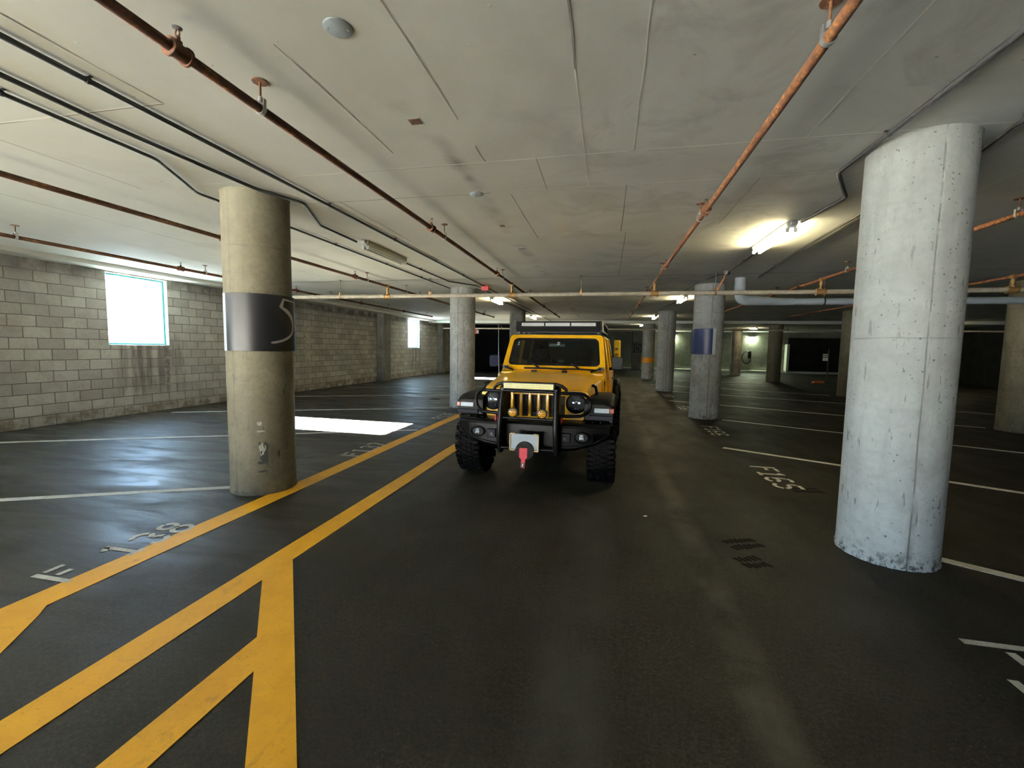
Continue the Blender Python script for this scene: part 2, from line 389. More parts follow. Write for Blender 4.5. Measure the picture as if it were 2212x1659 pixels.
M = dict(
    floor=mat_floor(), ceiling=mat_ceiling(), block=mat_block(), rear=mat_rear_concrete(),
    seam_white=plain('ceiling_joint_ridge', (.96, .96, .93), .7, var=.03), seam_dark=plain('ceiling_joint_gap_and_shade', (.10, .095, .085), .9),
    soffit=plain('edge_beam_paint', (.60, .595, .56), .8, var=.06, scale=2),
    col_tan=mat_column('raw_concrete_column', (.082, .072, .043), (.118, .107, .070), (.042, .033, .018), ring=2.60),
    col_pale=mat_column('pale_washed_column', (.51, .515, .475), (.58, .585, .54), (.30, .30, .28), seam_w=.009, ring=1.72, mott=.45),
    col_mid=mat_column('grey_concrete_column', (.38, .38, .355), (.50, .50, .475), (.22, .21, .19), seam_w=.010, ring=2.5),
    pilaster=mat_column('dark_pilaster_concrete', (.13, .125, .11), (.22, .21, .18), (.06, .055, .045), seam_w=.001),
    rust=mat_rust(), rust_mid=mat_rust('orange_rust_pipe', .62), rust_light=mat_rust('light_rust_pipe', 1.5),  # default rust colour includes the backlit shade of the left pipes
    main=plain('cream_painted_pipe', (.50, .43, .33), .5, var=.2, scale=12),
    brass=plain('bronze_fitting', (.30, .17, .06), .45, .5, .3, 25),
    hanger=plain('galvanised_hanger', (.40, .39, .37), .45, .6, .15), black_iron=plain('black_iron', (.018, .016, .015), .6, .2),
    conduit=plain('grey_conduit', (.016, .016, .016), .5, .1, .2), conduit_light=plain('bare_steel_conduit', (.32, .33, .33), .4, .6),
    white_pvc=plain('white_drain_plastic', (.60, .64, .66), .45, var=.05), galv=plain('galvanised_cover', (.26, .29, .30), .5, .4, .12, 20),
    fixture=plain('fixture_enamel', (.62, .62, .58), .4), tube_lit=emitter('lit_fluorescent_tube', (1., .85, .48), 62.),
    tube_off=plain('unlit_fluorescent_tube', (.75, .77, .76), .25),
    sign_black=plain('black_sign_panel', (.004, .004, .0045), .36, 0, .05, spec=.12), sign_navy=plain('navy_sign_panel', (.004, .008, .032), .40, 0, .05, spec=.14),
    sign_grey=plain('grey_sign_lettering', (.30, .27, .26), .5), strip=plain('white_metal_strip', (.72, .76, .74), .4, .1, .04),
    yline=mat_paint_yellow_line(), wline=mat_paint_white_line(), orange=plain('orange_band_paint', (.85, .33, .02), .6),
    win_frame=plain('teal_aluminium_frame', (.02, .16, .17), .4, .3), win_reveal=plain('window_reveal_paint', (.72, .73, .72), .7),
    win_glass=mat_glass('clear_window_glass', (.93, .98, 1.)),
    red=plain('red_alarm_plastic', (.45, .02, .02), .4), white=plain('white_plastic', (.8, .8, .78), .4),
    lamp_lit=emitter('lit_wall_lamp', (.84, 1., .70), 520.), cable=plain('black_cable', (.012, .012, .012), .5),
    curb=plain('pale_curb_concrete', (.46, .48, .42), .8), out=plain('outside_paving', (.62, .615, .56), .9, scale=.4),
    hill=plain('distant_hillside', (.10, .16, .17), .95, var=.4, scale=.08),
    # vehicle
    paint=plain('yellow_car_paint', (.92, .47, .004), .30, 0, .02, 3, coat=.35, spec=.3), black=plain('satin_black_metal', (.0016, .0016, .0018), .36, 0, .1, spec=.07),
    plastic=plain('textured_black_plastic', (.0026, .0026, .0028), .48, 0, .15, 60, spec=.06), rubber=plain('tyre_rubber', (.0014, .0014, .0014), .8, 0, .2, 40, spec=.05),
    lens=plain('clear_lamp_lens', (.86, .87, .85), .2, 0, .06, 50), amber=plain('amber_lamp_lens', (.90, .42, .01), .15, 0, .1, 50),
    ylens=plain('yellow_led_lens', (.90, .66, .004), .2, 0, .1, 40), dark_lens=plain('dark_lamp_glass', (.012, .013, .015), .08, 0, .1),
    chrome=plain('chrome', (.75, .76, .77), .15, 1.), redm=plain('red_strap_webbing', (.55, .006, .018), .5), dred=plain('red_tow_hook', (.35, .006, .015), .4),
    plate=plain('pale_number_plate', (.46, .48, .46), .5, 0, .06, 6), plate_frame=plain('brass_plate_frame', (.70, .46, .20), .4, .2),
    car_glass=mat_glass('tinted_car_glass', (.20, .24, .24)), interior=plain('dark_interior', (.002, .002, .0022), .7, spec=.1),
    rope=plain('grey_piping', (.11, .12, .12), .6),
)

# ------------------------------------------------------------------ the setting
CZ = 3.17                      # ceiling height
XL, XR, YN, YB = -10.3, 19.5, -8.0, 38.0
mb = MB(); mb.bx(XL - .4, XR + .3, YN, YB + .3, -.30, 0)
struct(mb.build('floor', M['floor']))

# ceiling slab with form-board joints pressed into it (raised ridges, their painted shade, and open gaps)
mb = MB(); mb.bx(XL - .4, XR + .3, YN, YB + .3, CZ, CZ + .3)
def jy(y, x0, x1, w=.012, mi=1):          # joint running across
    n = max(2, int((x1 - x0) / .35)); p = [(x0 + (x1 - x0) * i / n, y + random.uniform(-.006, .006)) for i in range(n + 1)]
    mb.ribbon(p, [w * random.uniform(.7, 1.9) for _ in p], lambda u, v: (u, v, CZ - .003), mi)
    if mi == 1: mb.ribbon([(a, b + w * .75) for a, b in p], w * .35, lambda u, v: (u, v, CZ - .0025), 2)  # thin dark ribbon paints the shadow beside the ridge
def jx(x, y0, y1, w=.010, mi=1):
    n = max(2, int((y1 - y0) / .35)); p = [(x + random.uniform(-.005, .005), y0 + (y1 - y0) * i / n) for i in range(n + 1)]
    mb.ribbon(p, [w * random.uniform(.7, 1.6) for _ in p], lambda u, v: (u, v, CZ - .003), mi)
jy(2.45, -7.2, -2.9, .016); jy(3.70, -2.9, 6, .014); jy(3.72, -4.7, -2.9, .007); jy(4.42, -.95, 2.0, .011); jy(4.40, 2.6, 7, .009)
jy(4.42, -4.5, -1.2, .006, 2); jy(5.20, .2, 3, .007); jy(6.1, -2.2, .4, .006); jy(6.15, 1.2, 6, .009); jy(7.4, -6, 6, .006); jy(8.6, .2, 9, .008)
jy(10.0, -8, 9, .013, 1); jy(9.7, -8, 9, .016, 2); jy(12.2, -9, 9, .02); jy(14.6, -9, 9, .02, 2); jy(17.1, -9, 9, .02); jy(19.6, -9, 12, .03, 2)
jx(-1.05, -1, 3.0, .006, 2); jx(-1.05, 3.4, 3.7, .010, 2); jx(.15, -.5, 3.70, .008); jx(.14, 4.42, 6.1, .006, 2); jx(1.37, -.5, 3.7, .009)
jx(1.30, 4.46, 5.9, .006, 2); jx(-.22, 2.0, 2.6, .010, 2); jx(-.22, 2.6, 4.4, .007); jx(-2.9, -1, 2.45, .006, 2); jx(-4.7, 1, 3.72, .006, 2)
jx(-1.75, 2.1, 3.4, .007, 2); jx(-.62, 3.68, 4.42, .006, 2); jx(-2.9, 4.4, 6.2, .005, 2); jx(1.95, 3.7, 4.45, .008); jx(-6.4, 2.4, 9, .006, 2)
jx(.2, 6.1, 9.6, .005, 2); jx(-1.0, 4.5, 6.3, .006, 2); jx(3.4, 3, 9, .007); jx(5.2, 4, 10, .007); jx(4.3, 3.7, 6.5, .006)
struct(mb.build('ceiling', [M['ceiling'], M['seam_white'], M['seam_dark']], fixn=True))

# left block wall with window openings (bays repeat every 7.25 m along the wall)
WIN = [(.05, 1.5), (7.28, 8.60), (21.6, 23.05)]
FILL_OPENING = (-7.5, -2.6, 2.7)            # unseen opening added in the left wall for fill light, behind the photographer
WZ0, WZ1, WT = 1.54, 3.07, .30
mb = MB()
edges = [YN, FILL_OPENING[0], FILL_OPENING[1]] + [v for w in WIN for v in w] + [YB]
for i in range(0, len(edges), 2):
    mb.bx(XL - WT, XL, edges[i], edges[i + 1], 0, CZ)
mb.bx(XL - WT, XL, FILL_OPENING[0], FILL_OPENING[1], FILL_OPENING[2], CZ)
for a, b in WIN:
    mb.bx(XL - WT, XL, a, b, 0, WZ0); mb.bx(XL - WT, XL, a, b, WZ1, CZ)
struct(mb.build('wall_left', M['block']))
mb = MB(); mb.bx(XL, XL + .50, YN, YB, 3.095, CZ)
struct(mb.build('trim_1', M['soffit']))
for k, (a, b) in enumerate(WIN):
    w = bpy.data.objects.new('window_%d' % (k + 1), None); COL.objects.link(w); w.location = (XL - .13, (a + b) / 2, WZ0); struct(w)
    hw, hh = (b - a) / 2, WZ1 - WZ0
    f = MB(); t_ = .045
    f.bx(-.035, .035, -hw, -hw + t_, 0, hh); f.bx(-.035, .035, hw - t_, hw, 0, hh)
    f.bx(-.035, .035, -hw + t_, hw - t_, 0, t_); f.bx(-.035, .035, -hw + t_, hw - t_, hh - t_, hh)
    f.build('window_frame', M['win_frame'], w, bevel=.004)
    g = MB(); g.quad([(0, -hw + t_, t_), (0, hw - t_, t_), (0, hw - t_, hh - t_), (0, -hw + t_, hh - t_)])
    g.build('window_pane', M['win_glass'], w)
    r = MB(); e = .006
    r.bx(.036, .131, -hw, -hw + e, 0, hh); r.bx(.036, .131, hw - e, hw, 0, hh); r.bx(.036, .131, -hw, hw, 0, e); r.bx(.036, .131, -hw, hw, hh - e, hh)
    r.build('window_reveal', M['win_reveal'], w)
for k, y in enumerate((3.95, 11.15, 18.38, 25.66, 32.9)):
    p = MB(); p.bx(XL, XL + .37, y, y + .62, 0, 3.095)
    struct(p.build('trim_%d' % (k + 3), M['pilaster'], bevel=.012))

mb = MB(); mb.bx(XL - .4, XR + .3, YB, YB + .3, 0, CZ)
struct(mb.build('wall_back', M['rear']))
dark_wall = plain('shade_black_concrete', (.010, .010, .009), .9, var=.4, scale=2, spec=.05)  # near-black colour carries the darkness of the right rear
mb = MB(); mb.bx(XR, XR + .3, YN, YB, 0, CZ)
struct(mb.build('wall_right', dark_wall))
mb = MB(); mb.bx(13.82, XR, YB - .06, YB - .005, 0, 2.75)  # slatted black sheet added to stand in for the dark beyond
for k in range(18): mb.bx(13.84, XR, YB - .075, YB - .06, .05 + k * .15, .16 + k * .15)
struct(mb.build('dark_backdrop_1', dark_wall))
# closed end behind the photographer, its low unseen opening shaped for fill light
mb = MB(); mb.bx(-1.5, XR + .3, YN - .25, YN, 0, CZ); mb.bx(XL - .4, -9.2, YN - .25, YN, 0, CZ); mb.bx(-9.2, -1.5, YN - .25, YN, 1.4, CZ)
struct(mb.build('wall_near', M['rear']))
# added partition, coloured black in place of the dark opening at far left
mb = MB(); mb.bx(XL, -1.6, 28.7, 28.95, 0, CZ)
struct(mb.build('added_dark_partition', plain('dark_opening_black', (.002, .002, .002), .9, spec=.02)))
mb = MB(); mb.bx(XL, XR, 24.3, 24.65, 3.02, CZ)
struct(mb.build('trim_2', M['ceiling'], bevel=.01))
mb = MB(); mb.bx(-1.6, XR, YB - .42, YB, 0, .16)
struct(mb.build('baseboard_back', M['curb'], bevel=.02))
# land outside the windows
mb = MB(); mb.bx(-80, XL - .41, -60, 100, -.9, -.05)
struct(mb.build('outside_ground', M['out']))
mb = MB(); mb.bx(-30, 30, -40, YN - .25, -.9, -.01)  # unseen sunlit ground added to bounce light up onto the ceiling
struct(mb.build('outside_bounce_ground', M['out']))
mb = MB(); pr = [(-78, -.6)]
secs = []
for i in range(41):
    y = -60 + 4 * i; hgt = 2.2 + 1.2 * math.sin(i * .7) + .9 * math.sin(i * 1.9 + 1)
    secs.append([(-80, y, -.7), (-74, y, -.7), (-76, y, hgt * .7), (-80, y, hgt)])
mb.loft(secs); struct(mb.build('outside_hills', M['hill']))

# ------------------------------------------------------------------ columns
def column(x, y, r, mat, ang, label, group=None):
    mb = MB(); seg = 72; prof = []
    for h, dr in ((0, .002), (.02, .004), (.045, .001), (.09, 0), (.6, 0), (1.2, 0), (1.9, 0), (2.6, 0), (3.05, 0), (CZ - .012, 0), (CZ, .006)):
        prof.append((r + dr, h))
    secs = []
    for rr, h in prof:
        s = []
        for k in range(seg):
            a = 2 * PI * k / seg
            j = random.uniform(-.006, .006) if h < .05 else random.uniform(-.0008, .0008)
            s.append(((rr + j) * math.cos(a), (rr + j) * math.sin(a), h))
        secs.append(s)
    mb.loft(secs)
    return tag(mb.build('concrete_column', mat, loc=(x, y, 0), rotz=math.radians(ang)), label, 'column', group)
G = 'round concrete columns'
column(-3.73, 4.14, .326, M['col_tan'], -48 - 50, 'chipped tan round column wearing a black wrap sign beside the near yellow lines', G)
column(2.26, 3.99, .325, M['col_pale'], -119.5 + 24, 'huge pale grey round column nearest the camera, bare, standing at the right', G)
column(-3.79, 11.26, .335, M['col_mid'], -71 - 22, 'pale round column just left of the yellow car with a red alarm on its side', G)
column(2.36, 11.28, .338, M['col_mid'], -102 + 12, 'grey round column wearing a navy blue wrap sign, right of the yellow car', G)
column(2.33, 18.45, .335, M['col_mid'], -97 + 8, 'round column behind the navy-signed one, dark seam down its face, no sign', G)
column(2.32, 25.75, .335, M['col_mid'], -95 + 15, 'far round column painted with an orange band at waist height', G)
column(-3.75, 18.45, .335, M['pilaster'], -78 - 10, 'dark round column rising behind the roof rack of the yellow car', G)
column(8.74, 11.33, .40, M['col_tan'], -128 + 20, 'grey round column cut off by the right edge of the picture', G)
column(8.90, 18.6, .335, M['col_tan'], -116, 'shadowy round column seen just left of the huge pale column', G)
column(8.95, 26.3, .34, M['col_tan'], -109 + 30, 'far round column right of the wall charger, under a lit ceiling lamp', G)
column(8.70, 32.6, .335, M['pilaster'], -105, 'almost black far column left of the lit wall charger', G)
mb = MB(); mb.bx(2.05, 2.78, 36.9, 37.5, 0, CZ)
tag(mb.build('concrete_column', M['pilaster'], bevel=.02), 'square far pillar wearing a black sign numbered 15', 'column')

# signs wrapped round columns
def wrap_panel(mb, cx, cy, r, a0, a1, z0, z1, th=.012, n=40, mi=0):
    inner, outer = [], []
    secs = []
    for i in range(n + 1):
        a = math.radians(a0 + (a1 - a0) * i / n); c, s = math.cos(a), math.sin(a)
        secs.append([(cx + r * c, cy + r * s, z0), (cx + (r + th) * c, cy + (r + th) * s, z0), (cx + (r + th) * c, cy + (r + th) * s, z1), (cx + r * c, cy + r * s, z1)])
    mb.loft(secs, mi=mi)
FIVE = [(.985, .905), (.92, .915), (.83, .922), (.75, .932), (.695, .938), (.668, .90), (.635, .83), (.600, .785)]
sx, sy, V = -3.73, 4.14, -47.9
t = thing('column_sign', 'black curved sign with a grey figure 5, wrapped on the tan column', 'sign', (sx, sy, 1.53))
mb = MB(); wrap_panel(mb, 0, 0, .340, V - 58, V + 118, 0, .59)
mb.build('sign_panel', M['sign_black'], t, bevel=.002)
mb = MB(); wrap_panel(mb, 0, 0, .332, V - 66, V - 57.5, 0, .59, .022, 4)
for z in (.04, .30, .55):
    a = math.radians(V - 62); mb.lathe([(.006, 0), (.006, .004)], axis='z', c=(.352 * math.cos(a), .352 * math.sin(a), z), seg=8, mi=1)
mb.build('edge_strip', [M['strip'], M['black_iron']], t, bevel=.002)
def five_on(mb, r, V, z0, hgt, phi0=None):
    """Figure 5 as tapered strokes on a cylinder: crop-measured angle from the view direction, height."""
    def pt(px, py): return (math.asin(max(-.995, min(.995, (px - 635) / 632))), z0 + (1320 - py) / 1070 * hgt)
    mp = lambda u, v: (r * math.cos(math.radians(V) + u), r * math.sin(math.radians(V) + u), v)
    def stroke(P, W):
        Q = [pt(*p) for p in P]; Q = [(a * r, z) for a, z in Q]
        mb.ribbon(Q, W, lambda u, v: mp(u / r, v))
    stroke([(1236, 352), (1200, 342), (1150, 333), (1090, 326), (1040, 322)], [.008, .012, .016, .020, .022])
    stroke([(1044, 312), (1028, 370), (1012, 425), (992, 485)], [.022, .028, .036, .042])
    stroke([(988, 478), (1040, 500), (1095, 540), (1140, 590), (1172, 645), (1193, 710), (1202, 780), (1202, 860), (1192, 930), (1170, 990), (1130, 1040), (1075, 1080), (1010, 1113), (930, 1138), (860, 1152), (815, 1156)],
           [.016, .034, .044, .046, .044, .040, .036, .032, .030, .028, .027, .026, .025, .024, .022, .014])
mb = MB(); five_on(mb, .3535, V, 0, .59)
mb.build('figure_five', M['sign_grey'], t, sharp=80, fixn=False)
t = thing('column_sign', 'navy blue curved sign on the column right of the yellow car', 'sign', (2.36, 11.28, 1.53))
mb = MB(); wrap_panel(mb, 0, 0, .350, -102 - 165, -102 + 19, 0, .60); mb.build('sign_panel', M['sign_navy'], t, bevel=.002)
mb = MB(); wrap_panel(mb, 0, 0, .342, -102 + 18.5, -102 + 29, 0, .60, .022, 4); mb.build('edge_strip', M['strip'], t, bevel=.002)
t = thing('column_sign', 'small far black sign reading 15 on the square pillar', 'sign', (2.42, 36.86, 1.42))
mb = MB(); mb.bx(-.33, .36, -.01, .03, 0, .82); mb.build('sign_panel', M['sign_black'], t)
mb = MB()
P2 = lambda u, v: (u, -.014, v)
mb.ribbon([(-.10, .78), (-.10, .05)], .035, P2); mb.ribbon([(-.31, .78), (-.31, .05)], .022, P2)
mb.ribbon([(.29, .74), (.06, .74), (.04, .50)], .035, P2); mb.ribbon([(.03, .5)] + arc(.06, .32, .21, 70, -85) + [(-.04, .11)], .035, P2)
mb.build('figures', M['sign_grey'], t, fixn=False)
mb = MB(); wrap_panel(mb, 2.32, 25.75, .337, 0, 360, .92, 1.21, .006, 60)
tag(mb.build('painted_band', M['orange']), 'orange band wrapped around the far right column', 'painted band')

# gouge in the tan column
def patch(name, cx, cy, r, V, cells, mats, label, cat):
    t = thing(name, label, cat, (cx, cy, 0))
    for (phi, z, w, h, mi) in cells:
        mb = MB(); a = math.radians(V + phi); n = 17; pts = []
        for i in range(n):
            q = 2 * PI * i / n; k = random.uniform(.55, 1.1)
            u, v = w / 2 * k * math.cos(q), h / 2 * k * math.sin(q)
            aa = a + u / r; pts.append((r * math.cos(aa), r * math.sin(aa), z + v))
        mb.quad(pts); mb.build('broken_chip' if mi == 0 else 'scraped_spot', mats[mi], t, fixn=False)
    return t
patch('chipped_patch', sx, sy, .3278, V, [(2, .42, .10, .24, 0), (5, .52, .06, .12, 0), (-3, .35, .11, .035, 0), (-1, .26, .12, .030, 0), (-6, .56, .03, .04, 0), (-2, .50, .07, .16, 1), (-4, .69, .09, .025, 1), (-5, .77, .05, .06, 1), (26, .43, .04, .10, 0)],
      [plain('dark_broken_concrete', (.010, .009, .007), .95, var=.6, scale=60), plain('pale_scraped_concrete', (.34, .32, .26), .9, var=.3, scale=50)], 'dark chipped gouge low on the tan column below its sign', 'damage')

# ------------------------------------------------------------------ sprinkler pipes
def ring_at(mb, p, r0, r1, half, axis='y', mi=0):
    mb.lathe([(r0, -half), (r1, -half), (r1, half), (r0, half)], c=p, axis=axis, seg=20, mi=mi)
def hanger(parent, y, z, r, top=CZ):
    mb = MB()
    mb.lathe([(.045, top - .006), (.045, top - .001)], c=(0, y, 0), seg=16, mi=1)
    mb.tube([(0, y, top), (0, y, z + r + .03)], .0065, 8, 1)
    mb.tube([(0, y, z + r + .045), (0, y, z + r + .015)], .013, 8, 0)
    ring_at(mb, (0, y, z), r + .001, r + .006, .013, 'y', 0)
    mb.bx(-r - .006, -r - .001, y - .011, y + .011, z, z + r + .03, 0); mb.bx(r + .001, r + .006, y - .011, y + .011, z, z + r + .03, 0)
    return mb.build('pipe_hanger', [M['hanger'], M['rust']], parent)
def sprinkler_head(parent, y, z, r):
    mb = MB()
    ring_at(mb, (0, y, z), r * .9, r + .012, .045, 'y', 0)
    mb.lathe([(r + .014, -.05), (r + .019, -.05), (r + .019, -.036), (r + .013, -.036)], c=(0, y, z), axis='y', seg=20)
    mb.lathe([(r + .013, .036), (r + .019, .036), (r + .019, .05), (r + .014, .05)], c=(0, y, z), axis='y', seg=20)
    mb.lathe([(.020, z + r * .6), (.020, z + r + .022), (.012, z + r + .026), (.012, z + r + .045)], c=(0, y, 0), seg=12)
    mb.tube([(-.010, y, z + r + .04), (-.013, y, z + r + .06), (-.004, y, z + r + .082)], .0035, 6); mb.tube([(.010, y, z + r + .04), (.013, y, z + r + .06), (.004, y, z + r + .082)], .0035, 6)
    o = mb.build('sprinkler_head', M['rust'], parent)
    d = MB(); d.lathe([(.004, z + r + .078), (.022, z + r + .082), (.022, z + r + .085), (.003, z + r + .088)], c=(0, y, 0), seg=16)
    d.build('deflector', M['black_iron'], o)
def branch(x, y0, y1, heads, hangers, label, mat='rust', r=.026, z=3.01):
    t = thing('sprinkler_pipe', label, 'pipe', (x, 0, 0), 0, 'ceiling sprinkler branch pipes')
    mb = MB(); n = max(2, int((y1 - y0) / 1.5)); mb.tube([(random.uniform(-.004, .004), y0 + (y1 - y0) * i / n, z) for i in range(n + 1)], r, 16)
    ring_at(mb, (0, y1 - .02, z), r * .9, r + .008, .03)
    mb.build('pipe', M[mat], t)
    for y in heads: sprinkler_head(t, y, z, r)
    for y in hangers: hanger(t, y, z, r)
    mb = MB(); mb.lathe([(.033, 2.858), (.033, 2.862), (.026, 2.865), (.026, 2.90), (.033, 2.905), (.033, 2.94), (.028, 2.945), (.028, 2.99)], c=(0, 9.55, 0), seg=18)
    ring_at(mb, (0, 9.55, z), r * .9, r + .012, .045)
    mb.build('riser_nipple', M['brass'], t)
    return t
branch(-2.08, -6, 19.5, (1.85, 5.0, 8.2, 11.4, 14.6, 17.8), (2.37, 5.42, 8.66, 11.9, 15.2, 18.6), 'rusty sprinkler pipe running over the yellow car, second from the tan column side')
branch(.93, -6, 19.5, (4.82, 7.85, 11.0, 14.2, 17.4), (2.33, 5.1, 8.4, 11.5, 14.8, 18.4), 'rusty sprinkler pipe along the right of the aisle, ending before the orange-banded column', 'rust_mid')
branch(-5.07, -6, 19.5, (1.9, 5.05, 8.2, 11.4, 14.6, 17.8), (2.5, 5.6, 8.66, 10.55, 14.4, 18.0), 'rusty sprinkler pipe passing behind the top of the tan column')
branch(-7.95, -6, 19.2, (.7, 3.9, 6.93, 10.1, 13.2, 16.3), (1.4, 4.55, 7.45, 11.56, 15.06, 18.6), 'rusty sprinkler pipe nearest the block wall and its windows')
branch(3.98, -6, 19.5, (4.2, 7.3, 10.5, 13.6), (2.9, 5.45, 8.63, 11.8), 'light brown sprinkler pipe passing behind the huge pale column', 'rust_light')
branch(7.0, -6, 19.5, (4.6, 8.0, 11.2), (3.2, 6.3, 8.9, 12.0), 'light brown sprinkler pipe at the upper right beyond the huge pale column', 'rust_light')

def cross_main(y, z, x0, x1, r, tees, rods, label):
    t = thing('sprinkler_main', label, 'pipe', (0, y, 0), 0)
    mb = MB(); mb.tube([(x0 + (x1 - x0) * i / 8, 0, z) for i in range(9)], r, 18); mb.build('pipe', M['main'], t)
    for x in tees:
        mb = MB(); ring_at(mb, (x, 0, z), r * .95, r + .012, .075, 'x')
        for s in (-1, 1): ring_at(mb, (x + s * .065, 0, z), r, r + .022, .014, 'x')
        mb.lathe([(.036, z), (.036, z + r + .035)], c=(x, 0, 0), seg=16)
        mb.build('tee_coupling', M['brass'], t)
    for x in rods:
        mb = MB(); mb.tube([(x, 0, CZ), (x, 0, z + r + .02)], .008, 8, 1); mb.lathe([(.03, CZ - .006), (.03, CZ - .001)], c=(x, 0, 0), seg=14, mi=1)
        ring_at(mb, (x, 0, z), r, r + .006, .018, 'x'); mb.bx(x - .016, x + .016, -r - .006, -r - .001, z, z + r + .05); mb.bx(x - .016, x + .016, r + .001, r + .006, z, z + r + .05)
        mb.build('pipe_hanger', [M['brass'], M['black_iron']], t)
    return t
cross_main(9.55, 2.775, -8.0, 19.0, .044, (-7.95, -5.07, -2.08, .93, 3.98, 7.0), (-6.3, -4.0, -.57, 2.1, 5.4, 8.6), 'cream sprinkler main crossing the aisle in front of the yellow car\'s column row')
cross_main(24.9, 2.74, -9.6, 19.0, .040, (), (-6, -2, 1.2, 5, 9), 'far cream pipe crossing below the rear ceiling beam')

# sway brace from ceiling box to the main
t = thing('sway_brace', 'slanting striped brace from a ceiling anchor to the cream main', 'pipe brace', (2.25, 9.35, 0))
mb = MB(); mb.tube([(0, 0, 3.13), (-.12, .185, 2.83)], .017, 10); mb.build('brace_rod', M['rust_light'], t)
mb = MB(); mb.lathe([(.05, 3.10), (.06, 3.12), (.06, CZ)], seg=16); mb.build('ceiling_anchor', M['black_iron'], t)

# white drain pipe
def bend(pts, rad=.16, n=6):
    out = [Vector(pts[0])]
    for a, b, c in zip(pts, pts[1:], pts[2:]):
        a, b, c = Vector(a), Vector(b), Vector(c)
        d0 = (a - b).normalized(); d1 = (c - b).normalized()
        p0, p1 = b + d0 * rad, b + d1 * rad
        for i in range(n + 1):
            s = i / n; out.append(p0 * (1 - s) ** 2 + b * 2 * s * (1 - s) + p1 * s * s)
    out.append(Vector(pts[-1])); return out
t = thing('drain_pipe', 'fat white plastic drain pipe dropping from the ceiling, then running right', 'pipe', (0, 0, 0))
R_ = .072
dp = bend([(2.74, 10.25, CZ), (2.74, 10.25, 2.705), (3.70, 10.62, 2.70), (8.4, 10.62, 2.70)], .15)
mb = MB(); mb.tube(dp, [.108 if p.x < 3.0 else .108 - .036 * min(1, (p.x - 3.0) / .85) for p in dp], 28); mb.build('pipe', M['white_pvc'], t)
for c_, ax in (((2.74, 10.25, 2.97), 'z'),):
    mb = MB(); mb.lathe([(.10, c_[2] - .05), (.115, c_[2] - .05), (.115, c_[2] + .05), (.10, c_[2] + .05)], c=(c_[0], c_[1], 0), seg=24); mb.build('coupling', M['white_pvc'], t)
mb = MB(); ring_at(mb, (3.86, 10.62, 2.70), R_ * .9, R_ + .008, .05, 'x'); mb.build('coupling', M['white_pvc'], t)
for x in (4.5, 6.4):
    mb = MB(); mb.tube([(x, 10.62, CZ), (x, 10.62, 2.77)], .01, 8); ring_at(mb, (x, 10.62, 2.70), R_, R_ + .006, .015, 'x'); mb.build('pipe_hanger', M['black_iron'], t)

# ------------------------------------------------------------------ conduits
def conduit(path, r, label, mat='conduit', z=3.142, rad=.06, step=1.55):
    t = thing('electrical_conduit', label, 'conduit', (0, 0, 0), 0, 'ceiling conduits')
    P = [(x, y, z) for x, y in path] if len(path[0]) == 2 else path
    mb = MB(); mb.tube(bend(P, rad) if len(P) > 2 else P, r, 10); mb.build('tube', M[mat], t)
    for (a, b) in zip(P, P[1:]):
        a, b = Vector(a), Vector(b); l = (b - a).length
        if l < 1: continue
        for k in range(min(6, int(l / step))):
            p = a + (b - a) * ((k + .6) * step / l)
            mb = MB(); d = (b - a).normalized(); s = Vector((-d.y, d.x, 0))
            mb.box(p + Vector((0, 0, CZ - z - .007)), (.055, .02, .005), Matrix((s, d, Vector((0, 0, 1)))).transposed())
            mb.lathe([(r + .001, -.01), (r + .004, -.01), (r + .004, .01), (r + .001, .01)], c=p, axis='y', seg=12)
            mb.build('strap', M[mat], t)
    return t
conduit([(-3.08, -5), (-3.05, 3.5), (-3.04, 27)], .016, 'dark conduit closest to the rusty pipe, running straight past the tan column')
conduit([(-3.30, -5), (-3.52, 2.6), (-3.46, 3.85), (-3.28, 4.32), (-3.66, 5.12), (-3.68, 6.0)], .016, 'dark conduit skirting the tan column to the unlit ceiling lamp')
conduit([(-3.68, 7.35), (-3.66, 9.85), (-3.22, 10.6), (-3.24, 12.9)], .014, 'dark conduit leaving the unlit lamp for the lit one beyond the main')
conduit([(-3.72, -5), (-3.76, 3.1), (-4.17, 3.85), (-4.12, 5.2), (-4.06, 11.0)], .014, 'dark conduit jogging behind the left side of the tan column')
conduit([(1.88, -5), (1.89, 4.37), (2.27, 5.05), (2.20, 5.88)], .018, 'dark conduit jogging around the huge pale column to the bright lamp')
conduit([(2.70, -5), (2.68, 3.25), (2.62, 3.66), (2.74, 4.2), (2.70, 5.7), (2.80, 7.6), (3.02, 10.0)], .014, 'dark conduit passing behind the huge pale column', step=2)
conduit([(2.22, 7.3), (2.26, 9.3), (1.92, 10.7), (1.90, 12.9)], .014, 'dark conduit running from the bright lamp past the navy-signed column')
conduit([(-3.4, 14.6), (-3.3, 17.8), (-3.25, 20.3)], .014, 'dark conduit between the two lit lamps left of the roof rack')
conduit([(2.1, 14.5), (1.9, 17.6), (1.9, 20.3)], .014, 'dark conduit between the two far lit lamps on the right')

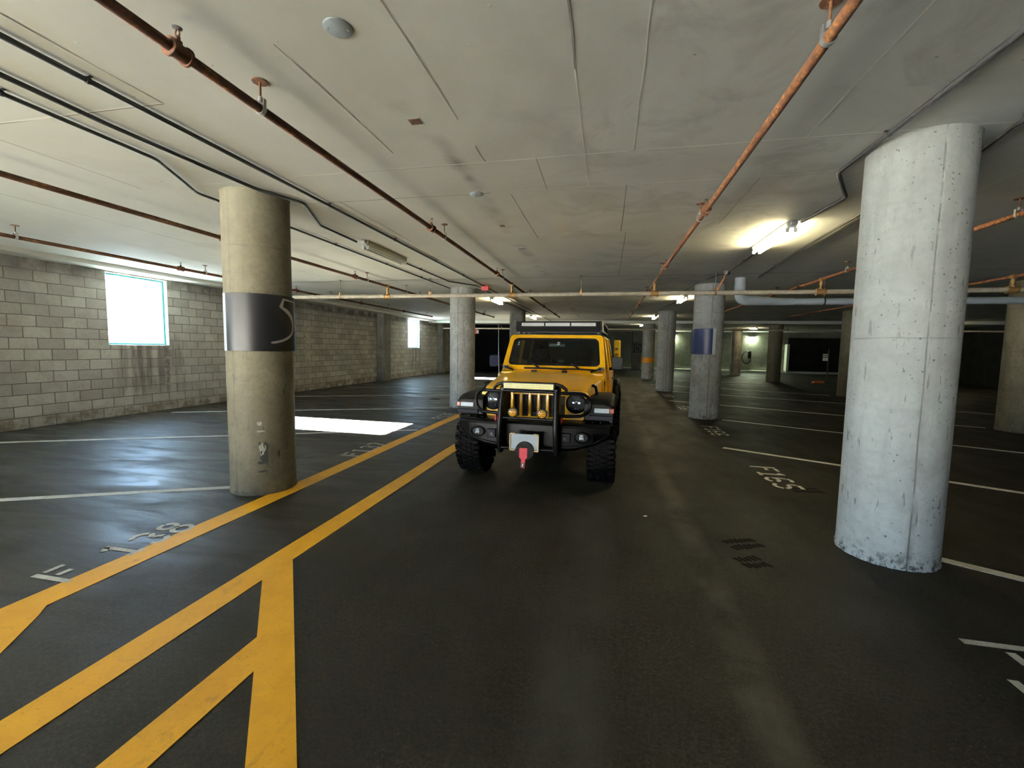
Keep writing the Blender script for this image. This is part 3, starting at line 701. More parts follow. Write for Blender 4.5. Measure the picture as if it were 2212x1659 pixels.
# ------------------------------------------------------------------ ceiling fittings
def fluorescent(x, y, lit, label, length=1.30):
    t = thing('fluorescent_light', label, 'ceiling light', (x, y, 0), 0, 'ceiling fluorescent lights')
    mb = MB(); mb.prism([(-.06, CZ), (-.065, CZ - .02), (-.04, CZ - .075), (.04, CZ - .075), (.065, CZ - .02), (.06, CZ)], -length / 2, length / 2); mb.build('housing', M['fixture'], t, bevel=.004)
    for s in (-1, 1):
        mb = MB(); mb.tube([(s * .042, -length / 2 + .03, CZ - .100), (s * .042, length / 2 - .03, CZ - .100)], .016, 12); mb.build('tube', M['tube_lit' if lit else 'tube_off'], t)
        for e in (-1, 1):
            mb = MB(); mb.bx(s * .042 - .020, s * .042 + .020, e * (length / 2 - .03) - .014, e * (length / 2 - .03) + .014, CZ - .122, CZ - .07); mb.build('lampholder', M['fixture'], t, bevel=.004)
    mb = MB(); mb.bx(-.03, .03, -length / 2 - .05, -length / 2, CZ - .05, CZ); mb.build('junction_box', M['hanger'], t, bevel=.004)
    return t
fluorescent(2.13, 6.60, True, 'bright lit twin tube lamp left of the huge pale column')
fluorescent(-3.58, 6.70, False, 'unlit twin tube lamp between the tan column and the car')
fluorescent(2.12, 13.7, True, 'lit lamp peeking out left of the navy-signed column top')
fluorescent(-3.50, 13.8, True, 'lit lamp right of the pale alarm column, beyond the cream main')
fluorescent(-3.50, 21.0, True, 'lit lamp just left of the roof rack, beyond the dark column')
fluorescent(2.10, 21.0, True, 'small lit lamp left of the unsigned column behind the navy-signed one')
fluorescent(2.00, 27.2, True, 'tiny lit lamp at the top of the orange-banded column')
fluorescent(9.3, 31.2, True, 'far lit lamp above and left of the wall charger column')
fluorescent(15.2, 24.5, True, 'far lit lamp glowing between the huge pale column and the edge column')

DG = 'round ceiling cover plates'
for k, (y, lb) in enumerate(((2.06, 'largest grey round cover plate, at the top of the picture'), (4.43, 'grey round cover plate past the sooty ceiling streak'), (6.88, 'small far round cover plate on the ceiling above the car'), (9.2, 'tiniest farthest round cover plate, just before the cream main'))):
    t = thing('ceiling_cover_plate', lb, 'cover plate', (-1.35, y, CZ), .3, DG)
    mb = MB(); mb.lathe([(.070, -.001), (.070, -.005), (.066, -.008), (.001, -.009)], seg=32); mb.build('plate', M['galv'], t)
    for s in (-1, 1):
        mb = MB(); mb.lathe([(.006, -.008), (.006, -.012), (.002, -.013)], c=(s * .05, 0, 0), seg=10); mb.build('screw', M['hanger'], t)
mb = MB(); mb.bx(-.04, .04, -.035, .035, -.006, -.001); mb.bx(-.05, .05, -.045, .045, -.002, -.0005, 1)
tag(mb.build('anchor_plate', [mat_rust('dark_rust_plate', .2), M['fixture']], loc=(-1.355, 2.97, CZ)), 'small rusty square plate on the sooty ceiling streak', 'anchor plate')
mb = MB(); mb.bx(-.03, .03, -.03, .03, -.006, -.001)
tag(mb.build('anchor_plate', M['rust'], loc=(-1.36, 5.6, CZ)), 'tiny dark square plate on the ceiling between round covers', 'anchor plate')
t = thing('alarm_horn', 'red ceiling alarm box beside the cream main with its grey cable', 'alarm', (-2.98, 10.6, CZ))
mb = MB(); mb.bx(-.09, .09, -.06, .06, -.15, -.05); mb.bx(.02, .05, -.02, .02, -.05, 0); mb.build('body', M['red'], t, bevel=.008)
mb = MB(); mb.tube([(-.09, 0, -.09), (-.25, .05, -.07), (-.42, .22, -.08), (-.50, .45, -.14)], .008, 8); mb.build('cable', M['conduit_light'], t)
t = thing('alarm_strobe', 'red and white alarm strobe on the side of the pale column', 'alarm', (-3.79 + .336 * math.cos(math.radians(8)), 11.26 + .336 * math.sin(math.radians(8)), 1.97), math.radians(8))
mb = MB(); mb.bx(0, .05, -.06, .06, 0, .13); mb.build('body', M['red'], t, bevel=.006)
mb = MB(); mb.bx(.045, .10, -.05, .05, .01, .11); mb.build('strobe_lens', M['white'], t, bevel=.01)

# ------------------------------------------------------------------ painted floor marks
def flat(name, poly, mat, label, cat, z=.003, group=None):
    mb = MB(); mb.prismz(poly, .0005, z)
    return tag(mb.build(name, mat), label, cat, group)
YG = 'yellow floor lines'
flat('yellow_floor_line', [(-3.50, -3), (-3.27, -3), (-3.265, 22), (-3.44, 22)][::-1][::-1], M['yline'], 'long yellow line passing the foot of the tan column', 'floor line', .003, YG)
flat('yellow_floor_line', [(-2.46, -3), (-2.25, -3), (-2.21, 22), (-2.37, 22)], M['yline'], 'long yellow line running under the car\'s left wheels', 'floor line', .003, YG)
flat('yellow_floor_line', [(-2.41, 2.645), (-2.23, 2.725), (.56, -.7), (.36, -.7)], M['yline'], 'wide yellow bar slanting back to the bottom edge of the picture', 'floor line', .0045, YG)
flat('yellow_floor_line', [(-1.82, 1.95), (-1.64, 1.72), (-1.655, -1.5), (-1.855, -1.5)], M['yline'], 'shorter yellow line ending against the wide slanting bar', 'floor line', .0038, YG)
flat('yellow_floor_line', [(-3.30, 1.92), (-3.19, 1.80), (-2.46, .83), (-2.60, .72), (-3.30, 1.66)], M['yline'], 'yellow diagonal at the left edge joining the two long lines', 'floor line', .0038, YG)
WG = 'white parking lines'
def stall(x0, y0, x1, slope, w, label):
    y1 = y0 + slope * (x1 - x0); l = math.hypot(x1 - x0, y1 - y0); nx, ny = -(y1 - y0) / l * w / 2, (x1 - x0) / l * w / 2
    flat('parking_line', [(x0 + nx, y0 + ny), (x1 + nx, y1 + ny), (x1 - nx, y1 - ny), (x0 - nx, y0 - ny)], M['wline'], label, 'floor line', .003, WG)
stall(-3.95, 4.07, -9.8, .49, .095, 'white bay line ending at the foot of the tan column')
stall(-3.52, 7.78, -9.8, .497, .095, 'white bay line crossing the bright sun patch')
stall(-4.05, 10.92, -9.8, .48, .095, 'white bay line ending at the pale alarm column')
stall(-3.9, 14.5, -9.8, .475, .095, 'fourth white bay line on the left, past the floor drain')
stall(-3.9, 18.0, -9.8, .475, .095, 'faint far white bay line before the small window')
stall(2.62, 3.95, 9.5, -.60, .10, 'white bay line starting at the foot of the huge pale column')
stall(1.96, 7.78, 9.5, -.56, .10, 'white bay line beside the number F165')
stall(2.72, 11.0, 9.5, -.54, .10, 'white bay line starting at the navy-signed column')
stall(2.03, 14.75, 8.3, -.50, .10, 'white bay line behind the navy-signed column')
stall(2.55, 18.2, 10.5, -.47, .10, 'white bay line starting at the unsigned column')
stall(2.1, 21.6, 8.4, -.45, .10, 'far white bay line before the orange-banded column')
stall(.6, 25.6, 8, -.10, .10, 'farthest white bay line, at the orange-banded column')

def glyph(ch):
    w = .13
    S = {'F': [[(.07, 0), (.07, 1)], [(.20, .93), (.56, .93)], [(.20, .55), (.46, .55)]],
         '-': [[(.12, .48), (.34, .48)]],
         '1': [[(.30, .10), (.30, 1)], [(.30, .94), (.12, .80)], [(.12, .05), (.50, .05)]],
         '3': [arc(.28, .735, .20, 160, 8), arc(.28, .735, .20, -8, -80), arc(.28, .275, .215, 80, 8), arc(.28, .275, .215, -8, -160)],
         '8': [arc(.28, .735, .195, 75, 285), arc(.28, .735, .195, -65, 65), arc(.28, .265, .215, 75, 285), arc(.28, .265, .215, -65, 65)],
         '7': [[(.04, .93), (.52, .93)], [(.50, .84), (.18, 0)]],
         '6': [arc(.28, .265, .215, 20, 165), arc(.28, .265, .215, 195, 340), [(.07, .30), (.07, .60), (.12, .80)], arc(.30, .72, .21, 150, 40)],
         '5': [[(.12, .93), (.50, .93)], [(.09, .88), (.09, .58)], arc(.26, .31, .245, 118, 8), arc(.26, .31, .245, -8, -150)],
         '4': [[(.40, 0), (.40, 1)], [(.36, .97), (.05, .40)], [(.04, .32), (.34, .32)]]}
    return S[ch], w
def floor_number(s, x, y, ang, hgt, length, label, group='stencilled bay numbers'):
    adv = .68; tot = sum(.45 if c == ' ' else adv for c in s) - .12
    sx_ = length / tot
    t = thing('bay_number', label, 'floor number', (x, y, 0), math.radians(ang), group)
    u0 = 0
    for c in s:
        if c == ' ': u0 += .45; continue
        st, w = glyph(c); mb = MB()
        for p in st:
            mb.ribbon([((u0 + a) * sx_, b * hgt) for a, b in p], w * (sx_ + hgt) / 2, lambda u, v: (u, v, .0032))
        nm = 'letter' if c == 'F' else 'digit'
        mb.build(nm, M['wline'], t, fixn=False); u0 += adv
    return t
floor_number('F 138', -3.455, 2.10, 90, .32, .98, 'stencilled number F 138 beside the near yellow line')
floor_number('F137', -3.45, 5.62, 90, .32, .90, 'stencilled number F137 before the bright sun patch')
floor_number('F136', -3.50, 9.15, 90, .32, .85, 'small stencilled F136 just left of the car\'s bumper')
floor_number('F165', 2.02, 6.62, -90, .32, 1.02, 'stencilled number F165 left of the huge pale column')
floor_number('F166', 2.04, 9.95, -90, .32, 1.05, 'stencilled F166 below the navy-signed column')
floor_number('F164', 2.00, 2.84, -90, .34, 1.05, 'cut-off stencilled number at the lower right edge')
floor_number('F167', 2.05, 13.4, -90, .32, .95, 'small stencilled number behind the navy-signed column')
floor_number('F168', 2.05, 16.9, -90, .32, .95, 'small far stencilled number before the unsigned column')

# tread prints, cover, litter
def tread(x, y, ang, n, label):
    mb = MB(); R = Matrix.Rotation(math.radians(ang), 3, 'Z')
    for i in range(n):
        for j in range(2):
            p = R @ Vector(((i - n / 2) * .042, (j - .5) * .10 + random.uniform(-.01, .01), .0005))
            mb.box(Vector((x, y, 0)) + p, (.027, .095 * random.uniform(.6, 1), .0006), Matrix.Rotation(math.radians(ang + 18), 3, 'Z'))
    tag(mb.build('tyre_print', plain('dark_rubber_print', (.006, .0055, .0042), .9, spec=.05)), label, 'tyre mark', 'tyre prints on the floor')
tread(1.19, 3.88, 25, 7, 'larger dark tyre print in the aisle left of the huge pale column')
tread(1.16, 3.55, 25, 5, 'smaller dark tyre print nearest the camera in the aisle')
tread(2.35, 5.62, 10, 8, 'tyre print touching the last figure of F165')
mb = MB(); mb.lathe([(.19, .0005), (.19, .004), (.17, .006), (.001, .006)], seg=32)
for k in range(5): mb.bx(-.13, .13, -.09 + k * .045 - .008, -.09 + k * .045 + .008, .006, .009)
tag(mb.build('manhole_cover', plain('rusty_dark_cover', (.035, .022, .02), .7), loc=(-5.12, 12.65, 0)), 'dark round drain cover on the floor past the sun patch', 'drain cover')
mb = MB(); mb.prism([(-.32, 0), (.32, 0), (.26, .12), (-.24, .10)], -.10, .10)
tag(mb.build('wheel_stop', plain('orange_plastic', (.60, .14, .03), .6), loc=(11.1, 26.2, 0), rotz=.3, bevel=.02), 'small orange block on the dark floor right of the charger', 'wheel stop')
mb = MB(); mb.bx(-.015, .015, -.01, .01, .0005, .004)
tag(mb.build('paper_scrap', M['white'], loc=(.42, 4.30, 0), rotz=.4), 'tiny white scrap on the floor right of the car', 'litter')

# ------------------------------------------------------------------ rear wall things
t = thing('wall_charger', 'black cable hung on a black charger on the lit rear wall', 'charger', (11.0, YB, .75))
mb = MB(); mb.bx(.02, .22, -.16, 0, .35, .95); mb.build('charger_body', M['cable'], t, bevel=.03)
mb = MB(); mb.lathe([(.06, -.19), (.06, -.16)], c=(.12, 0, .93), axis='y', seg=16); mb.build('status_lamp', M['white'], t)
mb = MB(); mb.tube([(.12 + .34 * math.cos(a) - .22, -.12, .42 + .48 * math.sin(a)) for a in [math.radians(20 + 320 * i / 28) for i in range(29)]], .038, 10); mb.build('cable_loop', M['cable'], t)
t = thing('wall_lamp', 'lit lamp high on the rear wall above the charger', 'wall light', (11.25, YB, 2.78))
mb = MB(); mb.bx(-.22, .22, -.16, 0, 0, .12); mb.build('lamp_body', M['hanger'], t, bevel=.01)
mb = MB(); mb.bx(-.19, .19, -.15, -.02, -.035, 0); mb.build('lamp_lens', M['lamp_lit'], t)
t = thing('wall_lamp', 'lit lamp high on the rear wall beside the unsigned column', 'wall light', (5.2, YB, 2.78))
mb = MB(); mb.bx(-.22, .22, -.16, 0, 0, .12); mb.build('lamp_body', M['hanger'], t, bevel=.01)
mb = MB(); mb.bx(-.19, .19, -.15, -.02, -.035, 0); mb.build('lamp_lens', M['lamp_lit'], t)
t = thing('notice_board', 'white three-bar notice in the dark left of the huge pale column', 'sign', (11.45, 26.4, 1.2))
mb = MB(); mb.tube([(.16, .03, -1.2), (.16, .03, .62)], .03, 10); mb.build('post', M['black_iron'], t)
for z0, z1 in ((0, .16), (.2, .26), (.3, .36)):
    mb = MB(); mb.bx(-.12, .12, -.02, 0, z0, z1); mb.build('notice', M['white'], t)
mb = MB(); mb.bx(13.62, 13.80, YB - .5, YB - .02, 0, 2.25)
tag(mb.build('door_post', M['curb'], bevel=.01), 'pale upright post on the rear wall right of the charger', 'post')

# ------------------------------------------------------------------ the yellow off-road car
CAR = thing('off_road_car', 'yellow boxy off-road car with grille guard and roof rack, facing us in the aisle', 'car', (-.835, 4.80, 0), math.radians(-2.6))
def sect(pts): return pts
# tyres and wheels
def wheel(x, y, s):
    R0, W = .43, .30; hw = W / 2
    root = MB()
    prof = [(.235, -hw + .03), (.26, -hw + .012), (.34, -hw), (.395, -hw + .02), (.415, -hw + .05), (.418, 0), (.415, hw - .05), (.395, hw - .02), (.34, hw), (.26, hw - .012), (.235, hw - .03)]
    root.lathe(prof, axis='x', seg=56, cap=False)
    for k in range(44):
        a = 2 * PI * k / 44
        for rx, off, w_ in ((-.115, 0, .075), (-.035, .5, .06), (.035, 0, .06), (.115, .5, .075)):
            b = a + off * 2 * PI / 44; c = (rx, .419 * math.cos(b), .419 * math.sin(b))
            root.box(c, (w_ * random.uniform(.75, .95), .020, .036 * random.uniform(.7, 1)), Matrix.Rotation(b, 3, 'X'))
    for k in range(22):
        a = 2 * PI * (k + .25) / 22
        for e in (-1, 1): root.box((e * (hw - .002), .385 * math.cos(a), .385 * math.sin(a)), (.022, .05, .045), Matrix.Rotation(a, 3, 'X'))
    o = root.build('wheel', M['rubber'], CAR, (x, y, .43))
    m = MB(); m.lathe([(.237, -.10), (.237, .12), (.225, .125), (.215, .09), (.09, .06), (.07, .075), (.001, .08)] if s > 0 else [(.001, -.08), (.07, -.075), (.09, -.06), (.215, -.09), (.225, -.125), (.237, -.12), (.237, .10)], axis='x', seg=36)
    for k in range(8):
        a = 2 * PI * k / 8; m.box((s * .085, .15 * math.cos(a), .15 * math.sin(a)), (.03, .15, .035), Matrix.Rotation(a, 3, 'X'))
    m.build('rim', M['black'], o)
for x, y in ((-.80, .60), (.80, .60), (-.80, 3.60), (.80, 3.60)): wheel(x, y, 1 if x > 0 else -1)
# chassis and axles
mb = MB(); mb.bx(-.45, .45, .40, 4.2, .48, .62); mb.tube([(-.68, .60, .43), (.68, .60, .43)], .045, 12); mb.tube([(-.68, 3.6, .43), (.68, 3.6, .43)], .045, 12)
mb.lathe([(.04, -.13), (.12, -.06), (.13, 0), (.12, .06), (.04, .13)], c=(.22, .60, .42), axis='y', seg=16)
mb.bx(-.60, .60, .38, 1.4, .60, .95)
mb.build('chassis', M['plastic'], CAR, bevel=.01)
# bumper
def bsec(x, yf, yb, z0, z1, ch=.03):
    return [(x, yf, z0 + ch), (x, yf, z1 - ch), (x, yf + ch, z1), (x, yb, z1), (x, yb, z0), (x, yf + ch, z0)]
mb = MB(); mb.loft([bsec(-.925, .24, .44, .665, .755, .02), bsec(-.88, .14, .44, .60, .772), bsec(-.72, .05, .42, .535, .78), bsec(-.52, .02, .38, .475, .78), bsec(-.30, 0, .36, .455, .78),
                    bsec(.30, 0, .36, .455, .78), bsec(.52, .02, .38, .475, .78), bsec(.72, .05, .42, .535, .78), bsec(.88, .14, .44, .60, .772), bsec(.925, .24, .44, .665, .755, .02)])
bump = mb.build('front_bumper', M['black'], CAR, bevel=.006, sharp=25)
for s in (-1, 1):
    mb = MB(); mb.tube([(s * .36, -.004, .735), (s * .70, .03, .735), (s * .87, .115, .725), (s * .885, .14, .66), (s * .74, .035, .575), (s * .56, 0, .535), (s * .36, -.006, .515)], .006, 8); mb.build('edge_bead', M['plastic'], bump)
    mb = MB(); mb.box((s * .43, -.004, .625), (.10, .03, .10)); mb.build('bumper_pad', plain('slate_plastic', (.003, .004, .007), .5, spec=.06), bump, bevel=.006)
    mb = MB(); mb.lathe([(.008, -.034), (.020, -.034), (.020, -.018), (.008, -.018)], c=(s * .42, 0, .62), axis='y', seg=14); mb.build('tow_hole', M['black_iron'], bump)
    fog = MB(); fog.loft([[(s * .60 + .085 * math.cos(a) * k, yy, .635 + .058 * math.sin(a) * k) for a in [2 * PI * i / 24 for i in range(24)]] for yy, k in ((.05, 1), (-.008, 1), (-.012, .9), (.006, .8))])
    fo = fog.build('fog_light', M['plastic'], CAR)
    for i in range(3):
        l = MB(); l.box((s * .60 + (i - 1) * .017, -.002, .633 - abs(i - 1) * .004), (.013, .014, .034)); l.build('led', M['lens'], fo, bevel=.003)
    l = MB(); l.box((s * .60, -.002, .660), (.040, .014, .014)); l.build('led', M['lens'], fo, bevel=.003)
    hk = MB(); hk.tube([(s * .375, .06, .775), (s * .375, .03, .83), (s * .375, -.02, .835), (s * .375, -.03, .79), (s * .375, .0, .77)], .013, 10); hk.build('tow_hook', M['dred'], CAR)
for s in (-1, 1):
    mb = MB()
    for k in range(4): mb.lathe([(.008, -.0), (.008, .006)], c=(s * (.52 + .09 * k), .16 + .02 * k, .778), seg=8)
    mb.build('bolt', M['hanger'], bump)
# grille guard
guard = thing('grille_guard', None, None, (.025, 0, 0)); guard.parent = CAR
for s in (-1, 1):
    mb = MB()
    mb.tube([(s * .315, .02, .50), (s * .315, -.10, .46), (s * .315, -.155, .55), (s * .313, -.16, .75), (s * .308, -.13, .95), (s * .302, -.09, 1.15), (s * .302, -.05, 1.17)], .032, 14)
    mb.bx(s * .30 - .012, s * .30 + .012, -.12, .20, .50, 1.16)
    mb.build('upright', M['black'], guard)
for z, y, r in ((1.135, -.10, .018), (.835, -.135, .017), (.50, -.13, .02)):
    mb = MB(); mb.tube([(-.31, y, z), (.31, y, z)], r, 12); mb.build('crossbar', M['black'], guard)
for s in (-1, 1):
    p = [(s * .30, -.09, 1.125), (s * .50, -.04, 1.125)] + [(s * (.535 + .125 * math.sin(math.radians(a))), -.035 + .08 * math.sin(math.radians(a)), 1.0 + .125 * math.cos(math.radians(a))) for a in range(10, 171, 16)] + [(s * .50, -.04, .875), (s * .30, -.10, .875)]
    mb = MB(); mb.tube(p, .019, 12); mb.build('headlamp_hoop', M['black'], guard)
mb = MB(); mb.tube([(-.415, -.05, 1.12), (-.40, -.06, 1.165), (-.36, -.07, 1.20), (-.30, -.075, 1.218), (.30, -.075, 1.218), (.36, -.07, 1.20), (.40, -.06, 1.165), (.415, -.05, 1.12)], .018, 12); mb.build('top_hoop', M['black'], guard)
def light_bar(name, x0, x1, y, z0, z1, parent, lens, cells, deep=.06):
    m = MB(); m.bx(x0 - .012, x1 + .012, y, y + deep, z0 - .010, z1 + .010)
    for i in range(5): m.bx(x0, x1, y + deep, y + deep + .012, z0 + (z1 - z0) * (i + .3) / 5, z0 + (z1 - z0) * (i + .6) / 5)
    o = m.build(name, M['black'], parent, bevel=.004)
    l = MB(); l.bx(x0, x1, y - .004, y + .002, z0, z1)
    c = l; n = cells
    for i in range(n):
        for j in range(2):
            xx = x0 + .012 + (x1 - x0 - .024) * (i + .5) / n; zz = z0 + (z1 - z0) * (.3 + .4 * j)
            c.lathe([(.006, y - .0055), (.0035, y - .0055)], c=(xx + (.004 if j else -.004), 0, zz), axis='y', seg=6, cap=False, mi=1)
            c.box((xx, y - .0045, zz), ((x1 - x0) / n * .22, .002, (z1 - z0) * .34), Matrix.Rotation(.6, 3, 'Y'), 1)
    c.build('lens', [lens, plain('lens_pattern', (.13, .10, .004) if lens is M['ylens'] else (.16, .16, .14), .4)], o)
    return o
light_bar('light_bar', -.242, .302, -.165, 1.168, 1.222, CAR, M['ylens'], 26)
for s in (-1, 1):
    m = MB(); m.lathe([(.020, .06), (.052, .05), (.056, .01), (.056, -.012), (.048, -.014)], c=(s * .163 + .02, -.135, .895), axis='y', seg=28)
    m.bx(s * .163 + .008, s * .163 + .032, -.13, -.10, .83, .86)
    o = m.build('spot_lamp', M['black'], CAR)
    l = MB(); l.lathe([(.001, -.020), (.030, -.018), (.046, -.012), (.046, 0)], c=(s * .163 + .02, -.135, .895), axis='y', seg=28); d = l
    for q in range(7):
        a = q * PI / 3; rr = 0 if q == 6 else .026; d.lathe([(.010, -.0205), (.008, -.0225), (.006, -.0205)], c=(s * .163 + .02 + rr * math.cos(a), -.135, .895 + rr * math.sin(a)), axis='y', seg=10, mi=1)
    d.build('lens', [M['amber'], plain('amber_dots', (.55, .20, .004), .3)], o)
# number plate, winch strap
m = MB(); m.bx(-.158, .158, -.185, -.172, -.088, .088); pf = m.build('number_plate', M['plate'], CAR, (.0, 0, .585), bevel=.01)
m = MB()
for s in (-1, 1):
    m.tube([(s * .105, -.186, .088), (s * .150, -.186, .088), (s * .158, -.186, .078), (s * .158, -.186, -.085), (s * .150, -.186, -.095), (s * .105, -.186, -.095)], .009, 8)
m.build('plate_frame', M['plate_frame'], pf)
m = MB(); m.bx(-.10, .10, -.172, -.10, .50, .60); m.build('plate_bracket', M['black'], CAR)
m = MB(); m.lathe([(.001, -.205), (.10, -.205), (.105, -.19), (.105, -.165), (.001, -.165)], c=(.01, 0, .49), axis='y', seg=28); m.build('fairlead_cover', M['plastic'], CAR)
m = MB(); m.loft([[(-.045, -.215, .525), (.045, -.215, .525), (.045, -.207, .525), (-.045, -.207, .525)], [(-.045, -.222, .42), (.045, -.222, .42), (.045, -.212, .42), (-.045, -.212, .42)], [(-.022, -.225, .405), (.026, -.225, .405), (.026, -.215, .405), (-.022, -.215, .405)], [(-.024, -.225, .31), (.018, -.225, .305), (.018, -.215, .305), (-.024, -.215, .31)]])
st = m.build('pull_strap', M['redm'], CAR, bevel=.002)
m = MB(); m.box((-.003, -.2262, .340), (.030, .002, .052), Matrix.Rotation(.05, 3, 'Y')); m.build('strap_tag', M['cable'], st)
m = MB(); m.box((-.002, -.2275, .338), (.010, .002, .030), Matrix.Rotation(.25, 3, 'Y')); m.build('strap_print', M['white'], st)
# grille
GY0, GY1 = .30, .36
m = MB()
top, bot = 1.125, .715
def cheek(s):
    P = [(.370, .795), (.370, 1.085), (.385, top), (.58, top - .004), (.635, top - .03), (.655, 1.05), (.650, .95), (.60, .80), (.545, .735), (.50, bot), (.370, bot)]
    return [(s * a, b) for a, b in P]
for s in (-1, 1): m.prism(cheek(s), GY0, GY1)
m.bx(-.372, .372, GY0, GY1, 1.085, top); m.bx(-.372, .372, GY0, GY1, bot, .795)
for k in range(6):
    x = (k - 2.5) * .107; m.loft([[(x - .019, GY0 + .0, .79), (x + .019, GY0, .79), (x + .019, GY1, .79), (x - .019, GY1, .79)], [(x - .019, GY0 - .008, .94), (x + .019, GY0 - .008, .94), (x + .019, GY1, .94), (x - .019, GY1, .94)], [(x - .019, GY0, 1.09), (x + .019, GY0, 1.09), (x + .019, GY1, 1.09), (x - .019, GY1, 1.09)]])
gr = m.build('grille', M['paint'], CAR, bevel=.008)
m = MB(); m.bx(-.40, .40, GY1, GY1 + .04, .76, 1.12); m.build('grille_mesh', M['interior'], gr)
for s in (-1, 1):
    cx, cz = s * .500, .975; GH = GY0 - .022
    m = MB(); m.lathe([(.118, .04), (.118, -.006), (.110, -.014), (.104, -.006), (.104, .02)], c=(cx, GH, cz), axis='y', seg=40, cap=False)
    m.lathe([(.105, .004), (.001, .005)], c=(cx, GH, cz), axis='y', seg=40, cap=False)
    h = m.build('headlight', M['black'], CAR)
    m = MB(); m.lathe([(.103, -.008), (.09, -.020), (.05, -.030), (.001, -.033)], c=(cx, GH, cz), axis='y', seg=40, cap=False); m.build('lens', mat_glass('headlight_glass_%d' % (s + 1), (.75, .77, .78)), h)
    for (dx, dz, w_, h_) in ((-.030, .012, .030, .030), (.036, .010, .040, .030), (.004, .022, .030, .014)):
        m = MB(); m.box((cx + dx, GH - .004, cz + dz), (w_, .018, h_)); m.build('led', M['chrome'], h, bevel=.005)
    for dz in (-.055, .065):
        for dx in (-.025, 0, .025):
            m = MB(); m.box((cx + dx, GH - .002, cz + dz), (.012, .014, .030)); m.build('led', plain('dull_led_ring', (.10, .10, .10), .4), h, bevel=.003)
# hood
def hsec(y, w, ze, zc, zl):
    return [(-w, y, zl), (-w, y, ze - .05), (-w + .015, y, ze - .015), (-w + .06, y, ze), (-.42 * w / .62, y, ze + (zc - ze) * .62), (-.30 * w / .62, y, zc), (0, y, zc + .006),
            (.30 * w / .62, y, zc), (.42 * w / .62, y, ze + (zc - ze) * .62), (w - .06, y, ze), (w - .015, y, ze - .015), (w, y, ze - .05), (w, y, zl)]
m = MB(); m.loft([hsec(.305, .615, 1.110, 1.132, 1.055), hsec(.335, .628, 1.128, 1.158, 1.07), (hsec(.43, .640, 1.148, 1.188, 1.0)), hsec(.75, .675, 1.185, 1.228, .95), hsec(1.10, .712, 1.215, 1.262, .95), hsec(1.46, .745, 1.238, 1.285, .95)])
hood = m.build('hood', M['paint'], CAR, bevel=.006, sharp=50)
for s in (-1, 1):
    m = MB(); m.box((s * .215, 1.30, 1.288), (.075, .055, .030)); m.build('hood_stop', M['plastic'], CAR, bevel=.010)
    m = MB(); m.tube([(s * .655, .60, 1.17), (s * .70, .58, 1.15), (s * .715, .56, 1.08), (s * .70, .56, 1.02)], .018, 10); m.build('hood_latch', M['plastic'], CAR)
# fender flares
def fsec(s, y, zt, zb, w=.945, xi=.60):
    return [(s * xi, y, zb), (s * xi, y, zt), (s * (w - .10), y, zt), (s * (w - .03), y, zt - .018), (s * w, y, zt - .06), (s * w, y, zb - .02), (s * (w - .03), y, zb - .02), (s * (w - .05), y, zb)]
for s in (-1, 1):
    m = MB(); m.loft([fsec(s, .20, .985, .80, .925), fsec(s, .24, 1.02, .82, .94), fsec(s, .34, 1.045, .93), fsec(s, .80, 1.06, .97), fsec(s, 1.05, 1.05, .95), fsec(s, 1.25, .95, .83), fsec(s, 1.36, .74, .62)])
    fl = m.build('fender_flare', M['plastic'], CAR, bevel=.008)
    m = MB(); m.bx(s * .66, s * .925, .17, .21, .815, .862); m.build('lower_lip', plain('slate_flare_lip', (.004, .005, .008), .5, spec=.06), fl, bevel=.006)
    m = MB(); m.bx(s * .715, s * .885, .178, .22, .892, .945); m.build('turn_signal', M['lens'], fl, bevel=.008)
    m = MB(); m.bx(s * .888, s * .935, .185, .26, .892, .948); m.build('side_marker', plain('amber_red_lens', (.22, .03, .008), .3), fl, bevel=.006)
    m = MB(); m.loft([fsec(s, 3.00, .78, .66), fsec(s, 3.12, 1.0, .86), fsec(s, 3.35, 1.07, .96), fsec(s, 3.85, 1.07, .96), fsec(s, 4.12, .98, .84), fsec(s, 4.22, .76, .64)])
    m.build('rear_flare', M['plastic'], CAR, bevel=.008)
# body tub, cowl
m = MB(); m.loft([[(-.745, 1.30, .62), (-.755, 1.30, 1.10), (-.745, 1.30, 1.215), (.745, 1.30, 1.215), (.755, 1.30, 1.10), (.745, 1.30, .62)], [(-.765, 1.60, .60), (-.79, 1.60, 1.0), (-.775, 1.60, 1.275), (.775, 1.60, 1.275), (.79, 1.60, 1.0), (.765, 1.60, .60)],
                  [(-.77, 4.35, .60), (-.80, 4.35, 1.0), (-.785, 4.35, 1.27), (.785, 4.35, 1.27), (.80, 4.35, 1.0), (.77, 4.35, .60)]])
m.build('body_tub', M['paint'], CAR, bevel=.015)
m = MB(); m.loft([[(-.74, 1.44, 1.20), (-.74, 1.44, 1.262), (.74, 1.44, 1.262), (.74, 1.44, 1.20)], [(-.755, 1.64, 1.20), (-.755, 1.64, 1.310), (.755, 1.64, 1.310), (.755, 1.64, 1.20)]])
m.build('cowl', M['paint'], CAR, bevel=.008)
for s in (-1, 1):
    m = MB(); m.box((s * .70, 1.53, 1.325), (.07, .06, .05)); m.tube([(s * .70, 1.50, 1.33), (s * .60, 1.47, 1.30), (s * .56, 1.47, 1.285)], .014, 8); m.build('windshield_hinge', M['black'], CAR)
    m = MB(); m.box((s * .762, 1.42, 1.10), (.012, .10, .13)); m.build('cowl_vent', M['plastic'], CAR)
